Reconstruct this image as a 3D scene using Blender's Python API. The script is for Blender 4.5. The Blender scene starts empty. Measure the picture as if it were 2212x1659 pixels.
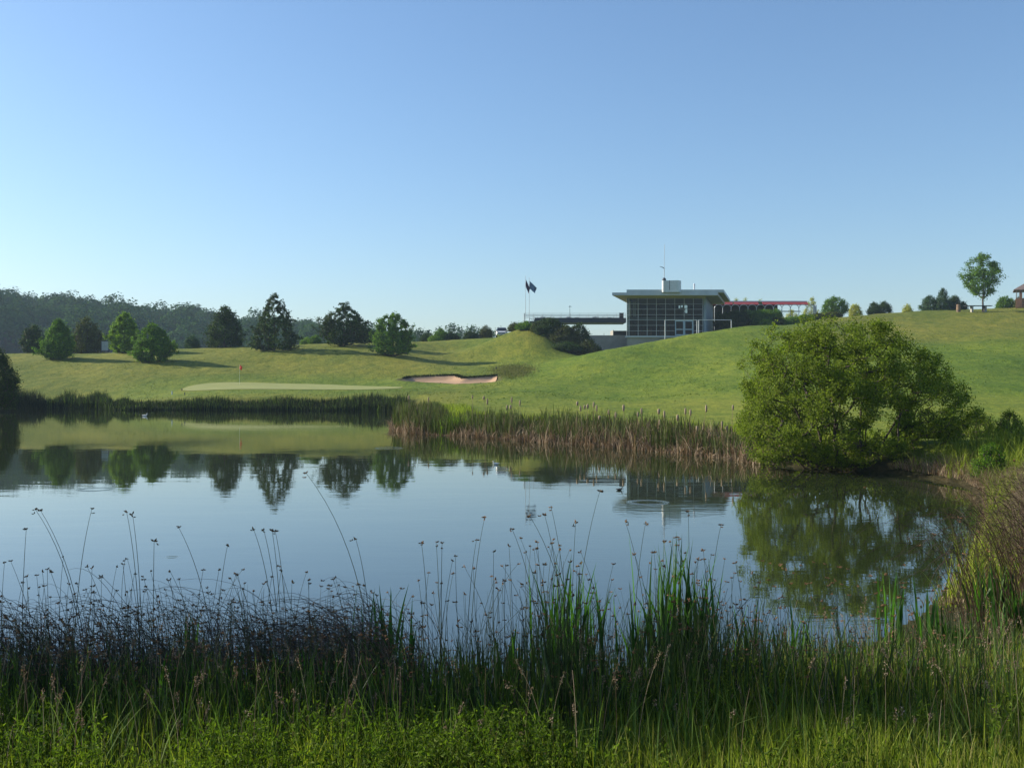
import bpy, math, random
import numpy as np
from mathutils import Vector

# ------------------------------------------------------------------ camera, world, sun, exposure
SC = bpy.context.scene
COL = SC.collection
CAM_H = 2.3
F = 2150.0            # focal length in units of the 2212 wide picture
YH = 835.0            # horizon row in that picture
CX = 1106.0

cam = bpy.data.cameras.new('camera')
camo = bpy.data.objects.new('camera', cam)
COL.objects.link(camo)
camo.location = (0, 0, CAM_H)
camo.rotation_euler = (math.radians(90), 0, 0)
cam.sensor_width = 36.0
cam.lens = 36.0 * F / 2212.0
cam.shift_y = (YH - 829.5) / 2212.0
cam.clip_start = 0.1
cam.clip_end = 6000
SC.camera = camo

SUN_EL = math.radians(25)
SUN_AZ = math.radians(-72)          # clockwise from +Y (view direction); negative = left
sun_dir = Vector((math.sin(SUN_AZ) * math.cos(SUN_EL), math.cos(SUN_AZ) * math.cos(SUN_EL), math.sin(SUN_EL)))
w = bpy.data.worlds.new('World')
SC.world = w
w.use_nodes = True
nt = w.node_tree
bg = nt.nodes['Background']
sky = nt.nodes.new('ShaderNodeTexSky')
sky.sky_type = 'NISHITA'
sky.sun_disc = False
sky.sun_elevation = SUN_EL
sky.sun_rotation = SUN_AZ
sky.altitude = 100
sky.air_density = 1.2
sky.dust_density = 0.8
sky.ozone_density = 5.5
tint = nt.nodes.new('ShaderNodeMix'); tint.data_type = 'RGBA'; tint.blend_type = 'MULTIPLY'
tint.inputs[0].default_value = 1.0; tint.inputs[7].default_value = (1.0, 0.985, 0.98, 1)
nt.links.new(sky.outputs[0], tint.inputs[6]); nt.links.new(tint.outputs[2], bg.inputs[0])
bg.inputs[1].default_value = 0.1

sl = bpy.data.lights.new('sun', 'SUN')
sl.energy = 5.0
sl.angle = math.radians(0.5)
sl.color = (1.0, 0.91, 0.74)
so = bpy.data.objects.new('sun', sl)
so.rotation_euler = (-sun_dir).to_track_quat('-Z', 'Y').to_euler()
so.location = (-50, 20, 60)
COL.objects.link(so)

SC.view_settings.view_transform = 'Standard'
SC.view_settings.look = 'None'
SC.view_settings.exposure = 0.82
SC.view_settings.gamma = 1.0
SC.view_settings.use_curve_mapping = False
SC.render.engine = 'CYCLES'
SC.cycles.max_bounces = 6
SC.cycles.volume_bounces = 0
SC.cycles.transparent_max_bounces = 12
SC.cycles.caustics_reflective = False
SC.cycles.caustics_refractive = False
SC.cycles.volume_step_rate = 4

# ------------------------------------------------------------------ helpers
def P(X, Y, d):
    return np.array(((X - CX) / F * d, d, CAM_H - (Y - YH) / F * d))

def W0(X, Y):                       # point of the water level seen at X, Y
    return P(X, Y, CAM_H * F / (Y - YH))

def tag(o, label=None, cat=None, group=None, kind=None):
    if label: o['label'] = label
    if cat: o['category'] = cat
    if group: o['group'] = group
    if kind: o['kind'] = kind
    return o

def empty(name, loc, label, cat, group=None, rz=0.0):
    o = bpy.data.objects.new(name, None)
    o.empty_display_size = 0.2
    COL.objects.link(o)
    o.location = tuple(float(v) for v in loc)
    o.rotation_euler = (0, 0, rz)
    return tag(o, label, cat, group)

class MB:
    """collects faces of any size and links them as one mesh object"""
    def __init__(self):
        self.v = []; self.f = []; self.n = 0
    def add(self, v, f):
        v = np.asarray(v, dtype=np.float64).reshape(-1, 3)
        f = np.asarray(f, dtype=np.int64)
        if len(v) == 0 or len(f) == 0: return self
        self.v.append(v); self.f.append(f + self.n); self.n += len(v)
        return self
    def box(self, x0, x1, y0, y1, z0, z1, skew=0.0):
        v = [(x + skew * (y), y, z) for z in (z0, z1) for y in (y0, y1) for x in (x0, x1)]
        f = [(0, 2, 3, 1), (4, 5, 7, 6), (0, 1, 5, 4), (2, 6, 7, 3), (0, 4, 6, 2), (1, 3, 7, 5)]
        return self.add(v, f)
    def tube(self, pts, rad, n=8, cap=True):
        pts = np.asarray(pts, float); m = len(pts)
        rad = np.broadcast_to(np.asarray(rad, float), (m,))
        t = np.gradient(pts, axis=0); t /= np.linalg.norm(t, axis=1)[:, None] + 1e-9
        ref = np.array((0., 1., 0.)) if abs(t[0][1]) < 0.9 else np.array((1., 0., 0.))
        u = np.cross(t, ref); u /= np.linalg.norm(u, axis=1)[:, None] + 1e-9
        w_ = np.cross(t, u)
        a = np.arange(n) * 2 * math.pi / n
        v = pts[:, None, :] + rad[:, None, None] * (np.cos(a)[None, :, None] * u[:, None, :] + np.sin(a)[None, :, None] * w_[:, None, :])
        i = np.arange(m - 1)[:, None] * n; j = np.arange(n)[None, :]; k = (j + 1) % n
        f = np.stack((i + j, i + k, i + n + k, i + n + j), -1).reshape(-1, 4)
        self.add(v.reshape(-1, 3), f)
        if cap:
            self.add(v[0], [list(range(n))[::-1]]); self.add(v[-1], [list(range(n))])
        return self
    def ball(self, c, r, n=10, m=7, sq=(1, 1, 1), rnd=None, amp=0.0):
        c = np.asarray(c, float)
        th = np.linspace(0, math.pi, m + 1)[1:-1]; a = np.arange(n) * 2 * math.pi / n
        v = [(0, 0, 1)] + [(math.sin(t) * math.cos(b), math.sin(t) * math.sin(b), math.cos(t)) for t in th for b in a] + [(0, 0, -1)]
        v = np.array(v)
        if rnd is not None: v = v * (1 + amp * rnd.standard_normal(len(v)))[:, None]
        v = v * r * np.array(sq) + c
        R = len(th)
        q = [(1 + i * n + j, 1 + (i + 1) * n + j, 1 + (i + 1) * n + (j + 1) % n, 1 + i * n + (j + 1) % n) for i in range(R - 1) for j in range(n)]
        t = [(0, 1 + j, 1 + (j + 1) % n) for j in range(n)] + [(len(v) - 1, 1 + (R - 1) * n + (j + 1) % n, 1 + (R - 1) * n + j) for j in range(n)]
        b = self.n
        self.v.append(v); self.f.append(np.array(q) + b); self.f.append(np.array(t) + b); self.n += len(v)
        return self
    def build(self, name, mat, parent=None, smooth=False):
        me = bpy.data.meshes.new(name)
        v = np.concatenate(self.v)
        me.vertices.add(len(v)); me.vertices.foreach_set('co', v.astype(np.float32).ravel())
        tot = np.concatenate([np.full(len(f), f.shape[1]) for f in self.f])
        idx = np.concatenate([f.ravel() for f in self.f])
        me.loops.add(len(idx)); me.loops.foreach_set('vertex_index', idx.astype(np.int32))
        me.polygons.add(len(tot))
        me.polygons.foreach_set('loop_start', np.concatenate(([0], np.cumsum(tot)[:-1])).astype(np.int32))
        me.polygons.foreach_set('loop_total', tot.astype(np.int32))
        me.polygons.foreach_set('use_smooth', np.full(len(tot), smooth))
        me.update(calc_edges=True); me.validate()
        me.materials.append(mat)
        o = bpy.data.objects.new(name, me)
        COL.objects.link(o)
        if parent is not None: o.parent = parent
        return o

# ------------------------------------------------------------------ materials
def newmat(name):
    m = bpy.data.materials.new(name); m.use_nodes = True
    n = m.node_tree
    return m, n, n.nodes['Principled BSDF'], n.nodes['Material Output']

def noise(n, scale, detail=4, rough=0.55, vec=None, dist=0.0):
    t = n.nodes.new('ShaderNodeTexNoise'); t.inputs['Scale'].default_value = scale
    t.inputs['Detail'].default_value = detail; t.inputs['Roughness'].default_value = rough
    t.inputs['Distortion'].default_value = dist
    if vec is not None: n.links.new(vec, t.inputs['Vector'])
    return t

def ramp(n, fac, stops):
    r = n.nodes.new('ShaderNodeValToRGB')
    while len(r.color_ramp.elements) < len(stops): r.color_ramp.elements.new(0.5)
    for e, (p, c) in zip(r.color_ramp.elements, stops):
        e.position = p; e.color = (*c, 1) if len(c) == 3 else c
    n.links.new(fac, r.inputs[0])
    return r

def mix(n, fac, a, b, mode='MIX'):
    m = n.nodes.new('ShaderNodeMix'); m.data_type = 'RGBA'; m.blend_type = mode
    for s, v in ((m.inputs[0], fac), (m.inputs[6], a), (m.inputs[7], b)):
        if isinstance(v, (int, float)): s.default_value = v
        elif isinstance(v, tuple): s.default_value = (*v, 1)
        else: n.links.new(v, s)
    return m.outputs[2]

def mathn(n, op, a, b=0.0, clamp=False):
    m = n.nodes.new('ShaderNodeMath'); m.operation = op; m.use_clamp = clamp
    for s, v in ((m.inputs[0], a), (m.inputs[1], b)):
        if isinstance(v, (int, float)): s.default_value = v
        else: n.links.new(v, s)
    return m.outputs[0]

def plain(name, col, rough=0.6, metal=0.0, var=0.25, scale=3.0, spec=0.4, bump=0.0):
    m, n, b, out = newmat(name)
    g = n.nodes.new('ShaderNodeNewGeometry')
    t = noise(n, scale, 5, 0.6, g.outputs['Position'])
    c0 = tuple(c * (1 - var) for c in col); c1 = tuple(min(1, c * (1 + var)) for c in col)
    r = ramp(n, t.outputs[0], [(0.3, c0), (0.7, c1)])
    n.links.new(r.outputs[0], b.inputs['Base Color'])
    b.inputs['Roughness'].default_value = rough; b.inputs['Metallic'].default_value = metal
    b.inputs['Specular IOR Level'].default_value = spec
    if bump:
        bp = n.nodes.new('ShaderNodeBump'); bp.inputs['Strength'].default_value = bump; bp.inputs['Distance'].default_value = 0.05
        n.links.new(t.outputs[0], bp.inputs['Height']); n.links.new(bp.outputs[0], b.inputs['Normal'])
    return m

def leafmat(name, dark, mid, light, trans=0.35, rough=0.7, scale=0.8, tcol=None, spec=0.12):
    m, n, b, out = newmat(name)
    g = n.nodes.new('ShaderNodeNewGeometry')
    t = noise(n, scale, 3, 0.5, g.outputs['Position'])
    f = mathn(n, 'MULTIPLY', g.outputs['Random Per Island'], 0.55)
    f = mathn(n, 'ADD', f, mathn(n, 'MULTIPLY', t.outputs[0], 0.45))
    r = ramp(n, f, [(0.15, dark), (0.5, mid), (0.85, light)])
    n.links.new(r.outputs[0], b.inputs['Base Color'])
    b.inputs['Roughness'].default_value = rough
    b.inputs['Specular IOR Level'].default_value = spec
    tr = n.nodes.new('ShaderNodeBsdfTranslucent')
    tc = mix(n, 1.0, r.outputs[0], tcol or (1.3, 1.5, 0.55), 'MULTIPLY')
    n.links.new(tc, tr.inputs[0])
    ms = n.nodes.new('ShaderNodeMixShader'); ms.inputs[0].default_value = trans
    n.links.new(b.outputs[0], ms.inputs[1]); n.links.new(tr.outputs[0], ms.inputs[2])
    n.links.new(ms.outputs[0], out.inputs[0])
    return m

M = {}
M['bark'] = plain('bark', (0.06, 0.045, 0.035), 0.9, var=0.4, scale=6)
M['leaf_dark'] = leafmat('leaf_dark', (0.013, 0.027, 0.006), (0.029, 0.056, 0.010), (0.060, 0.106, 0.016), 0.25)
M['leaf_mid'] = leafmat('leaf_mid', (0.035, 0.075, 0.009), (0.077, 0.160, 0.015), (0.162, 0.281, 0.024), 0.32)
M['leaf_bright'] = leafmat('leaf_bright', (0.059, 0.109, 0.009), (0.127, 0.218, 0.018), (0.235, 0.336, 0.028), 0.35)
M['leaf_willow'] = leafmat('leaf_willow', (0.059, 0.087, 0.012), (0.131, 0.181, 0.021), (0.249, 0.296, 0.041), 0.45, scale=1.5)
M['leaf_yellow'] = leafmat('leaf_yellow', (0.18, 0.20, 0.03), (0.36, 0.36, 0.07), (0.50, 0.48, 0.12), 0.4)
M['leaf_bluish'] = leafmat('leaf_bluish', (0.025, 0.053, 0.026), (0.049, 0.098, 0.042), (0.084, 0.150, 0.060), 0.25)
M['leaf_brown'] = leafmat('leaf_brown', (0.033, 0.031, 0.009), (0.061, 0.069, 0.017), (0.099, 0.131, 0.028), 0.25)
M['forest'] = leafmat('forest', (0.022, 0.053, 0.012), (0.036, 0.084, 0.018), (0.060, 0.126, 0.026), 0.10, rough=.95, spec=0.02, scale=0.03)
M['rush'] = leafmat('rush', (0.010, 0.019, 0.006), (0.017, 0.032, 0.010), (0.032, 0.052, 0.015), 0.1, rough=0.6, spec=0.15, scale=2)
M['rush_dry'] = leafmat('rush_dry', (0.022, 0.014, 0.009), (0.053, 0.034, 0.022), (0.120, 0.083, 0.051), 0.1, rough=0.6, spec=0.15, tcol=(1.1, 1, .8), scale=2)
M['seed'] = leafmat('seed', (0.088, 0.044, 0.020), (0.175, 0.094, 0.044), (0.300, 0.188, 0.094), 0.2, tcol=(1.2, .9, .6), scale=3)
M['blade'] = leafmat('blade', (0.020, 0.060, 0.010), (0.040, 0.115, 0.014), (0.080, 0.184, 0.024), 0.45, rough=0.4, spec=0.5, scale=2)
M['reed_green'] = leafmat('reed_green', (0.039, 0.072, 0.013), (0.083, 0.138, 0.027), (0.154, 0.216, 0.054), 0.3, scale=0.5)
M['reed_shade'] = leafmat('reed_shade', (0.010, 0.016, 0.006), (0.018, 0.029, 0.010), (0.036, 0.052, 0.016), 0.2, scale=0.3)  # shaded copy of the reed green, backlit darkness put into the colour
M['straw'] = leafmat('straw', (0.09, 0.062, 0.038), (0.20, 0.145, 0.095), (0.42, 0.34, 0.24), 0.2, tcol=(1.2, 1, .7), scale=0.7)
M['herb'] = leafmat('herb', (0.036, 0.062, 0.007), (0.076, 0.121, 0.013), (0.163, 0.216, 0.027), 0.42, scale=1.2)
M['reed_dark'] = leafmat('reed_dark', (0.016, 0.030, 0.010), (0.035, 0.062, 0.014), (0.075, 0.12, 0.02), 0.3, rough=.4, spec=.4, scale=2)
M['belt_reed'] = leafmat('belt_reed', (0.030, 0.045, 0.014), (0.062, 0.085, 0.024), (0.12, 0.14, 0.045), 0.25, scale=.7)
M['pale_grass'] = leafmat('pale_grass', (0.12, 0.12, 0.03), (0.22, 0.21, 0.06), (0.38, 0.35, 0.13), 0.35, scale=1)
M['rough'] = leafmat('rough', (0.075, 0.080, 0.024), (0.125, 0.130, 0.038), (0.19, 0.19, 0.06), 0.2, scale=.5)
M['bent_rush_lit'] = leafmat('bent_rush_lit', (0.035, 0.026, 0.018), (0.085, 0.066, 0.048), (0.20, 0.165, 0.125), 0.1, rough=0.4, spec=0.4, scale=2, tcol=(1.1, 1, .8))  # brighter copy of the dry rush colour, sunlit look put into it
M['olive_reed'] = leafmat('olive_reed', (0.035, 0.032, 0.016), (0.075, 0.070, 0.035), (0.15, 0.135, 0.07), 0.2, scale=.6, tcol=(1.2, 1.1, .7))
M['dry_tan'] = leafmat('dry_tan', (0.06, 0.042, 0.028), (0.13, 0.095, 0.065), (0.27, 0.21, 0.15), 0.15, scale=1.2, tcol=(1.2, 1, .7))
M['grass'] = leafmat('grass', (0.072, 0.096, 0.014), (0.158, 0.205, 0.027), (0.316, 0.347, 0.057), 0.4, scale=0.9)
M['cattail_head'] = leafmat('cattail_head', (0.180, 0.126, 0.081), (0.297, 0.225, 0.153), (0.414, 0.324, 0.234), 0.1, tcol=(1, 1, 1))
M['white_metal'] = plain('white_metal', (0.55, 0.58, 0.60), 0.35, var=0.08, spec=0.5)
M['grey_metal'] = plain('grey_metal', (0.30, 0.33, 0.36), 0.4, 0.3, var=0.1, scale=1.5)
M['blue_frame'] = plain('blue_frame', (0.33, 0.43, 0.50), 0.4, 0.1, var=0.08)
M['roof_metal'] = plain('roof_metal', (0.42, 0.46, 0.50), 0.45, 0.2, var=0.10, scale=0.8)
M['soffit'] = plain('soffit', (0.50, 0.44, 0.28), 0.7, var=0.08, scale=1)
M['dark_metal'] = plain('dark_metal', (0.035, 0.040, 0.055), 0.45, 0.2, var=0.15)
M['concrete'] = plain('concrete', (0.30, 0.28, 0.25), 0.9, var=0.18, scale=0.7, bump=0.3)
M['side_panel'] = plain('side_panel', (0.22, 0.27, 0.31), 0.5, 0.1, var=0.1, scale=0.7)
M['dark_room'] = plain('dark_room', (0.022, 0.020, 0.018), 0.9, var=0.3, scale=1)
M['slab'] = plain('slab', (0.20, 0.23, 0.21), 0.7, var=0.08)
M['curtain'] = plain('curtain', (0.55, 0.50, 0.42), 0.9, var=0.1, scale=4)
M['awning'] = plain('awning', (0.30, 0.04, 0.045), 0.8, var=0.15, scale=1.2)
M['brick'] = plain('brick', (0.20, 0.11, 0.075), 0.9, var=0.3, scale=8)
M['wood'] = plain('wood', (0.20, 0.13, 0.08), 0.8, var=0.3, scale=5)
M['roof_tile'] = plain('roof_tile', (0.16, 0.12, 0.11), 0.8, var=0.2, scale=4)
M['flag_dark'] = plain('flag_dark', (0.06, 0.025, 0.06), 0.8, var=0.5, scale=1.2)
M['flag_blue'] = plain('flag_blue', (0.10, 0.16, 0.26), 0.8, var=0.6, scale=1.2)
M['flag_red'] = plain('flag_red', (0.75, 0.05, 0.03), 0.7, var=0.1)
M['car_paint'] = plain('car_paint', (0.75, 0.76, 0.78), 0.25, var=0.03, spec=0.6)
M['tyre'] = plain('tyre', (0.02, 0.02, 0.02), 0.8, var=0.1)
M['stone'] = plain('stone', (0.33, 0.31, 0.27), 0.9, var=0.3, scale=3, bump=0.5)
M['feather_white'] = plain('feather_white', (0.75, 0.74, 0.70), 0.8, var=0.06)
M['debris_dark'] = plain('debris_dark', (0.05, 0.045, 0.04), 0.7, var=0.3)
M['beak'] = plain('beak', (0.55, 0.30, 0.05), 0.5, var=0.1)
M['board'] = plain('board', (0.30, 0.34, 0.36), 0.6, var=0.12, scale=2)
M['sand'] = plain('sand', (0.37, 0.235, 0.14), 0.95, var=0.10, scale=1.5, bump=0.3)

def glassmat(name, op):
    m, n, b, out = newmat(name)
    tr = n.nodes.new('ShaderNodeBsdfTransparent'); tr.inputs[0].default_value = (0.38, 0.44, 0.43, 1)
    gl = n.nodes.new('ShaderNodeBsdfGlossy'); gl.inputs['Roughness'].default_value = 0.03
    fr = n.nodes.new('ShaderNodeFresnel'); fr.inputs[0].default_value = 1.3
    f = mathn(n, 'ADD', fr.outputs[0], op, True)
    ms = n.nodes.new('ShaderNodeMixShader')
    n.links.new(f, ms.inputs[0]); n.links.new(tr.outputs[0], ms.inputs[1]); n.links.new(gl.outputs[0], ms.inputs[2])
    n.links.new(ms.outputs[0], out.inputs[0])
    return m
M['glass'] = glassmat('glass', 0.0)
M['car_glass'] = plain('car_glass', (0.015, 0.018, 0.022), 0.08, var=0.1, spec=0.6)

# ------------------------------------------------------------------ terrain heights
SHORE = np.array([
    (-75, 100), W0(-100, 883)[:2], W0(30, 882)[:2], W0(150, 882.5)[:2], W0(225, 884)[:2], W0(262, 886)[:2], W0(400, 886)[:2],
    W0(600, 887)[:2], W0(780, 888)[:2], W0(866, 890)[:2], W0(880, 905)[:2], W0(862, 928)[:2], W0(900, 936)[:2],
    W0(1000, 941)[:2], W0(1100, 948)[:2], W0(1200, 956)[:2], W0(1300, 962)[:2], W0(1400, 971)[:2], W0(1500, 980)[:2],
    W0(1600, 990)[:2], W0(1660, 1003)[:2], W0(1750, 1012)[:2], W0(1850, 1018)[:2], W0(1930, 1024)[:2], W0(2000, 1034)[:2],
    W0(2080, 1048)[:2], W0(2122, 1075)[:2], W0(2120, 1150)[:2], W0(2075, 1250)[:2], W0(1990, 1335)[:2], W0(1850, 1420)[:2],
    W0(1500, 1475)[:2], W0(1106, 1495)[:2], W0(600, 1490)[:2], W0(100, 1480)[:2], W0(-300, 1440)[:2], (-12, 9.5), (-25, 20),
    (-45, 50), (-70, 88)])

def sdist(x, y, poly):
    """signed distance, positive outside"""
    x = np.asarray(x, float); y = np.asarray(y, float)
    best = np.full(x.shape, 1e18); inside = np.zeros(x.shape, bool)
    n = len(poly)
    for i in range(n):
        ax, ay = poly[i]; bx, by = poly[(i + 1) % n]
        ex, ey = bx - ax, by - ay
        t = np.clip(((x - ax) * ex + (y - ay) * ey) / (ex * ex + ey * ey), 0, 1)
        best = np.minimum(best, (x - ax - t * ex) ** 2 + (y - ay - t * ey) ** 2)
        c = ((ay > y) != (by > y)) & (x < (bx - ax) * (y - ay) / (by - ay + 1e-12) + ax)
        inside ^= c
    d = np.sqrt(best)
    return np.where(inside, -d, d)

CP = []     # world control points
def c(X, *yd):                       # (row, distance) along one picture column
    for Y, d in yd:
        CP.append(P(X, Y, d))
def cz(X, *zd):                      # (height, distance)
    for z, d in zd:
        p = P(X, 0, d); p[2] = z; CP.append(p)
for X in (-350, -120, 50, 200):
    c(X, (866, 108), (842, 116), (805, 129), (776, 142), (764, 155)); cz(X, (6.6, 175), (3, 230), (2, 330))
c(350, (858, 106), (842, 114), (818, 123), (790, 134), (768, 148), (755, 160)); cz(350, (7.6, 178), (3, 235), (2, 330))
c(600, (858, 99), (845, 106), (827.5, 120), (812, 127), (790, 136), (757, 150), (746, 163)); cz(600, (8.4, 187), (4, 245), (3, 330))
c(470, (848, 105), (827, 119)); c(740, (846, 104), (828, 120))
c(850, (852, 97), (843, 105), (830, 118), (815, 124), (791, 134), (766, 145), (740, 165)); cz(850, (9.6, 182), (6, 245), (4, 330))
c(1000, (868, 80), (850, 95), (833, 112), (810, 124), (797, 131), (782, 145), (755, 161), (733, 178)); cz(1000, (11, 200), (8, 260), (6, 340))
c(920, (865, 84), (850, 96))
c(940, (889, 62)); c(1000, (895, 55))
c(1150, (898, 56), (872, 75), (850, 90), (830, 107), (812, 119), (796, 129)); cz(1150, (5.6, 137))
c(1060, (733, 167), (790, 136)); c(1080, (748, 150)); c(1100, (719, 156), (788, 137)); c(1150, (762, 143), (713, 153)); cz(1150, (10.8, 160), (10.8, 180), (10, 220))
c(1200, (775, 139), (740, 148), (722, 157)); c(1235, (772, 149)); c(1260, (772, 145)); cz(1250, (7.5, 158), (8.5, 175)); cz(1300, (6.6, 158), (7.2, 170), (9, 190), (9, 230))
cz(1345, (6.6, 150), (7.2, 165), (8.5, 185))
c(1300, (912, 47), (884, 68), (857, 88), (835, 103), (810, 113), (780, 123), (757.5, 133)); cz(1300, (6.8, 141))
c(1500, (918, 44), (892, 60), (860, 80), (830, 96), (795, 111), (760, 125), (722, 143)); cz(1500, (9.9, 150), (9.9, 165), (11, 182), (12, 205), (9, 280))
c(1400, (771, 124), (739, 138)); cz(1400, (8.3, 148), (8.6, 165))
c(1700, (925, 41), (893, 57), (852, 80), (812, 96), (772, 112), (736, 129), (703.5, 150)); cz(1700, (12.0, 163), (13.1, 178), (13.3, 200), (10, 280))
c(1620, (704, 148))
c(1850, (935, 36), (903, 52), (860, 74), (818, 92), (776, 108), (741, 124), (716, 138), (699, 150), (682, 165)); cz(1850, (14.1, 185), (11, 260))
c(1780, (690.5, 158))
c(2000, (945, 32), (903, 52), (860, 75), (820, 90), (781, 105), (753, 117), (739, 126), (706, 141), (689, 152), (672.5, 163)); cz(2000, (14.9, 182), (12, 260))
for X in (2200, 2480, 2800):
    c(X, (950, 32), (905, 50), (862, 71), (822, 86), (782, 100), (747, 113), (722, 124), (714, 131), (696, 142), (680, 152), (664, 165)); cz(X, (15.6, 187), (13, 260))
for x, y, z in ((3, 25, .3), (9, 20, .45), (12, 24, .6), (14, 30, .75), (11, 15, .5), (9, 10, .5), (20, 20, .9), (30, 30, 1.2), (8, 6, .55), (-8, 5, .55), (0, 5.2, .42), (0, 3, .6), (5, 3, .62),
                (-5, 3, .62), (-3, 5.2, .42), (3.2, 5.2, .45), (0, -5, .8), (20, -5, 1), (-20, -5, 1), (0, -40, 1.5), (40, -40, 2), (-40, -40, 2), (-20, 5, .7), (-35, 25, .9), (-55, 50, 1),
                (-80, 85, 1.3), (-90, 60, 2), (45, 45, 2.2), (60, 70, 4), (90, 100, 9), (-110, 110, 2.5), (-120, 160, 4), (120, 170, 15), (60, 5, 2), (-100, 0, 3), (100, -20, 4)):
    CP.append(np.array((x, y, z), float))
CP = np.array(CP)
_c2 = 4.0 ** 2
_d = np.sqrt(((CP[:, None, :2] - CP[None, :, :2]) ** 2).sum(-1) + _c2)
_A = np.zeros((len(CP) + 1, len(CP) + 1)); _A[:-1, :-1] = _d - 0.12 * np.eye(len(CP)); _A[-1, :-1] = 1; _A[:-1, -1] = 1
_w = np.linalg.solve(_A, np.append(CP[:, 2], 0))

def rbf(x, y):
    out = np.empty(x.size); xf = x.ravel(); yf = y.ravel()
    for i in range(0, x.size, 40000):
        s = slice(i, i + 40000)
        k = np.sqrt((xf[s, None] - CP[None, :, 0]) ** 2 + (yf[s, None] - CP[None, :, 1]) ** 2 + _c2)
        out[s] = k @ _w[:-1] + _w[-1]
    return out.reshape(x.shape)

def sm(a, b, x):
    t = np.clip((x - a) / (b - a), 0, 1); return t * t * (3 - 2 * t)

_vr = np.random.default_rng(5)
_lat = _vr.random((256, 256))
def vnoise(x, y):
    xi = np.floor(x).astype(int); yi = np.floor(y).astype(int)
    fx = x - xi; fy = y - yi; fx = fx * fx * (3 - 2 * fx); fy = fy * fy * (3 - 2 * fy)
    g = lambda a, b: _lat[a % 256, b % 256]
    return (g(xi, yi) * (1 - fx) + g(xi + 1, yi) * fx) * (1 - fy) + (g(xi, yi + 1) * (1 - fx) + g(xi + 1, yi + 1) * fx) * fy - 0.5

BUNK_PX = [(865.5, 815.5), (872, 812.5), (882, 810.8), (934, 810), (985, 810.4), (993, 813.5), (1003, 816), (1040, 815.2), (1074, 813.6), (1073, 821), (1070, 827.5), (1051, 831), (996, 831), (961, 824.6), (895, 819.8)]
def bunk_d(Y): return 124 - (Y - 808.5) / 23.0 * 11.5
BUNK = np.array([P(X, Y, bunk_d(Y))[:2] for X, Y in BUNK_PX])
_th = np.linspace(0, 2 * math.pi, 48, endpoint=False)
def green_px():
    pts = []
    for t in _th:
        X = 632 + 238 * math.copysign(abs(math.cos(t)) ** 0.8, math.cos(t)); s = math.sin(t)
        d = 114.0 + 5.2 * math.copysign(abs(s) ** 0.9, s) + 0.9 * math.cos(3 * t)
        if X > 700: d -= 3.0 * (X - 700) / 170
        pts.append(((X - CX) / F * d, d))
    return np.array(pts)
GREEN = green_px()

def ridge(X):
    return np.interp(X, [-900, -300, 0, 60, 250, 330, 400, 560, 640, 700, 760, 900, 1000, 1300, 2600],
                     [600, 625, 646, 664, 668, 682, 680, 692, 700, 706, 722, 742, 748, 770, 790])

def H(x, y, rough=True):
    x = np.asarray(x, float); y = np.asarray(y, float)
    r = np.hypot(x, y)
    k = np.minimum(1.0, 320.0 / np.maximum(r, 1))
    z = np.maximum(rbf(x * k, y * k), 0.30)
    # wooded ridge on the left
    X = CX + F * x / np.maximum(y, 1.0)
    zr = CAM_H + (YH - ridge(X)) / F * 600 - 19.0
    front = (y > 0) & (x / np.maximum(y, 1) > -1.0) & (x / np.maximum(y, 1) < 0.9)
    u = sm(330, 610, r)
    z = np.where(front & (r > 300), z * (1 - u) + np.maximum(zr, 2) * u, z)
    s = sdist(x, y, SHORE)
    if rough:
        am = np.where(sdist(x, y, GREEN) < 1, 0.0, 1.0) * np.where(r > 40, 1, 0.4)
        z = z + am * (0.24 * vnoise(x / 6.3, y / 6.3) + 0.07 * vnoise(x / 2.1 + 9, y / 2.1) + 0.05 * vnoise(x / .8, y / .8 + 5))
    wd = np.where(r < 14, 1.6, 2.6)
    z = np.where(s < 0, -np.minimum(1.3, -s * 0.5) - 0.02, np.minimum(z, 0.03 + z * sm(-0.2, 1, s / wd)))
    b = sdist(x, y, BUNK)
    z = z - 0.45 * sm(0.5, -1.4, b) + 0.12 * np.exp(-((b - 0.6) / 0.8) ** 2)
    return z

def hz(x, y): return float(H(np.array([x]), np.array([y]), False)[0])

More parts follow.
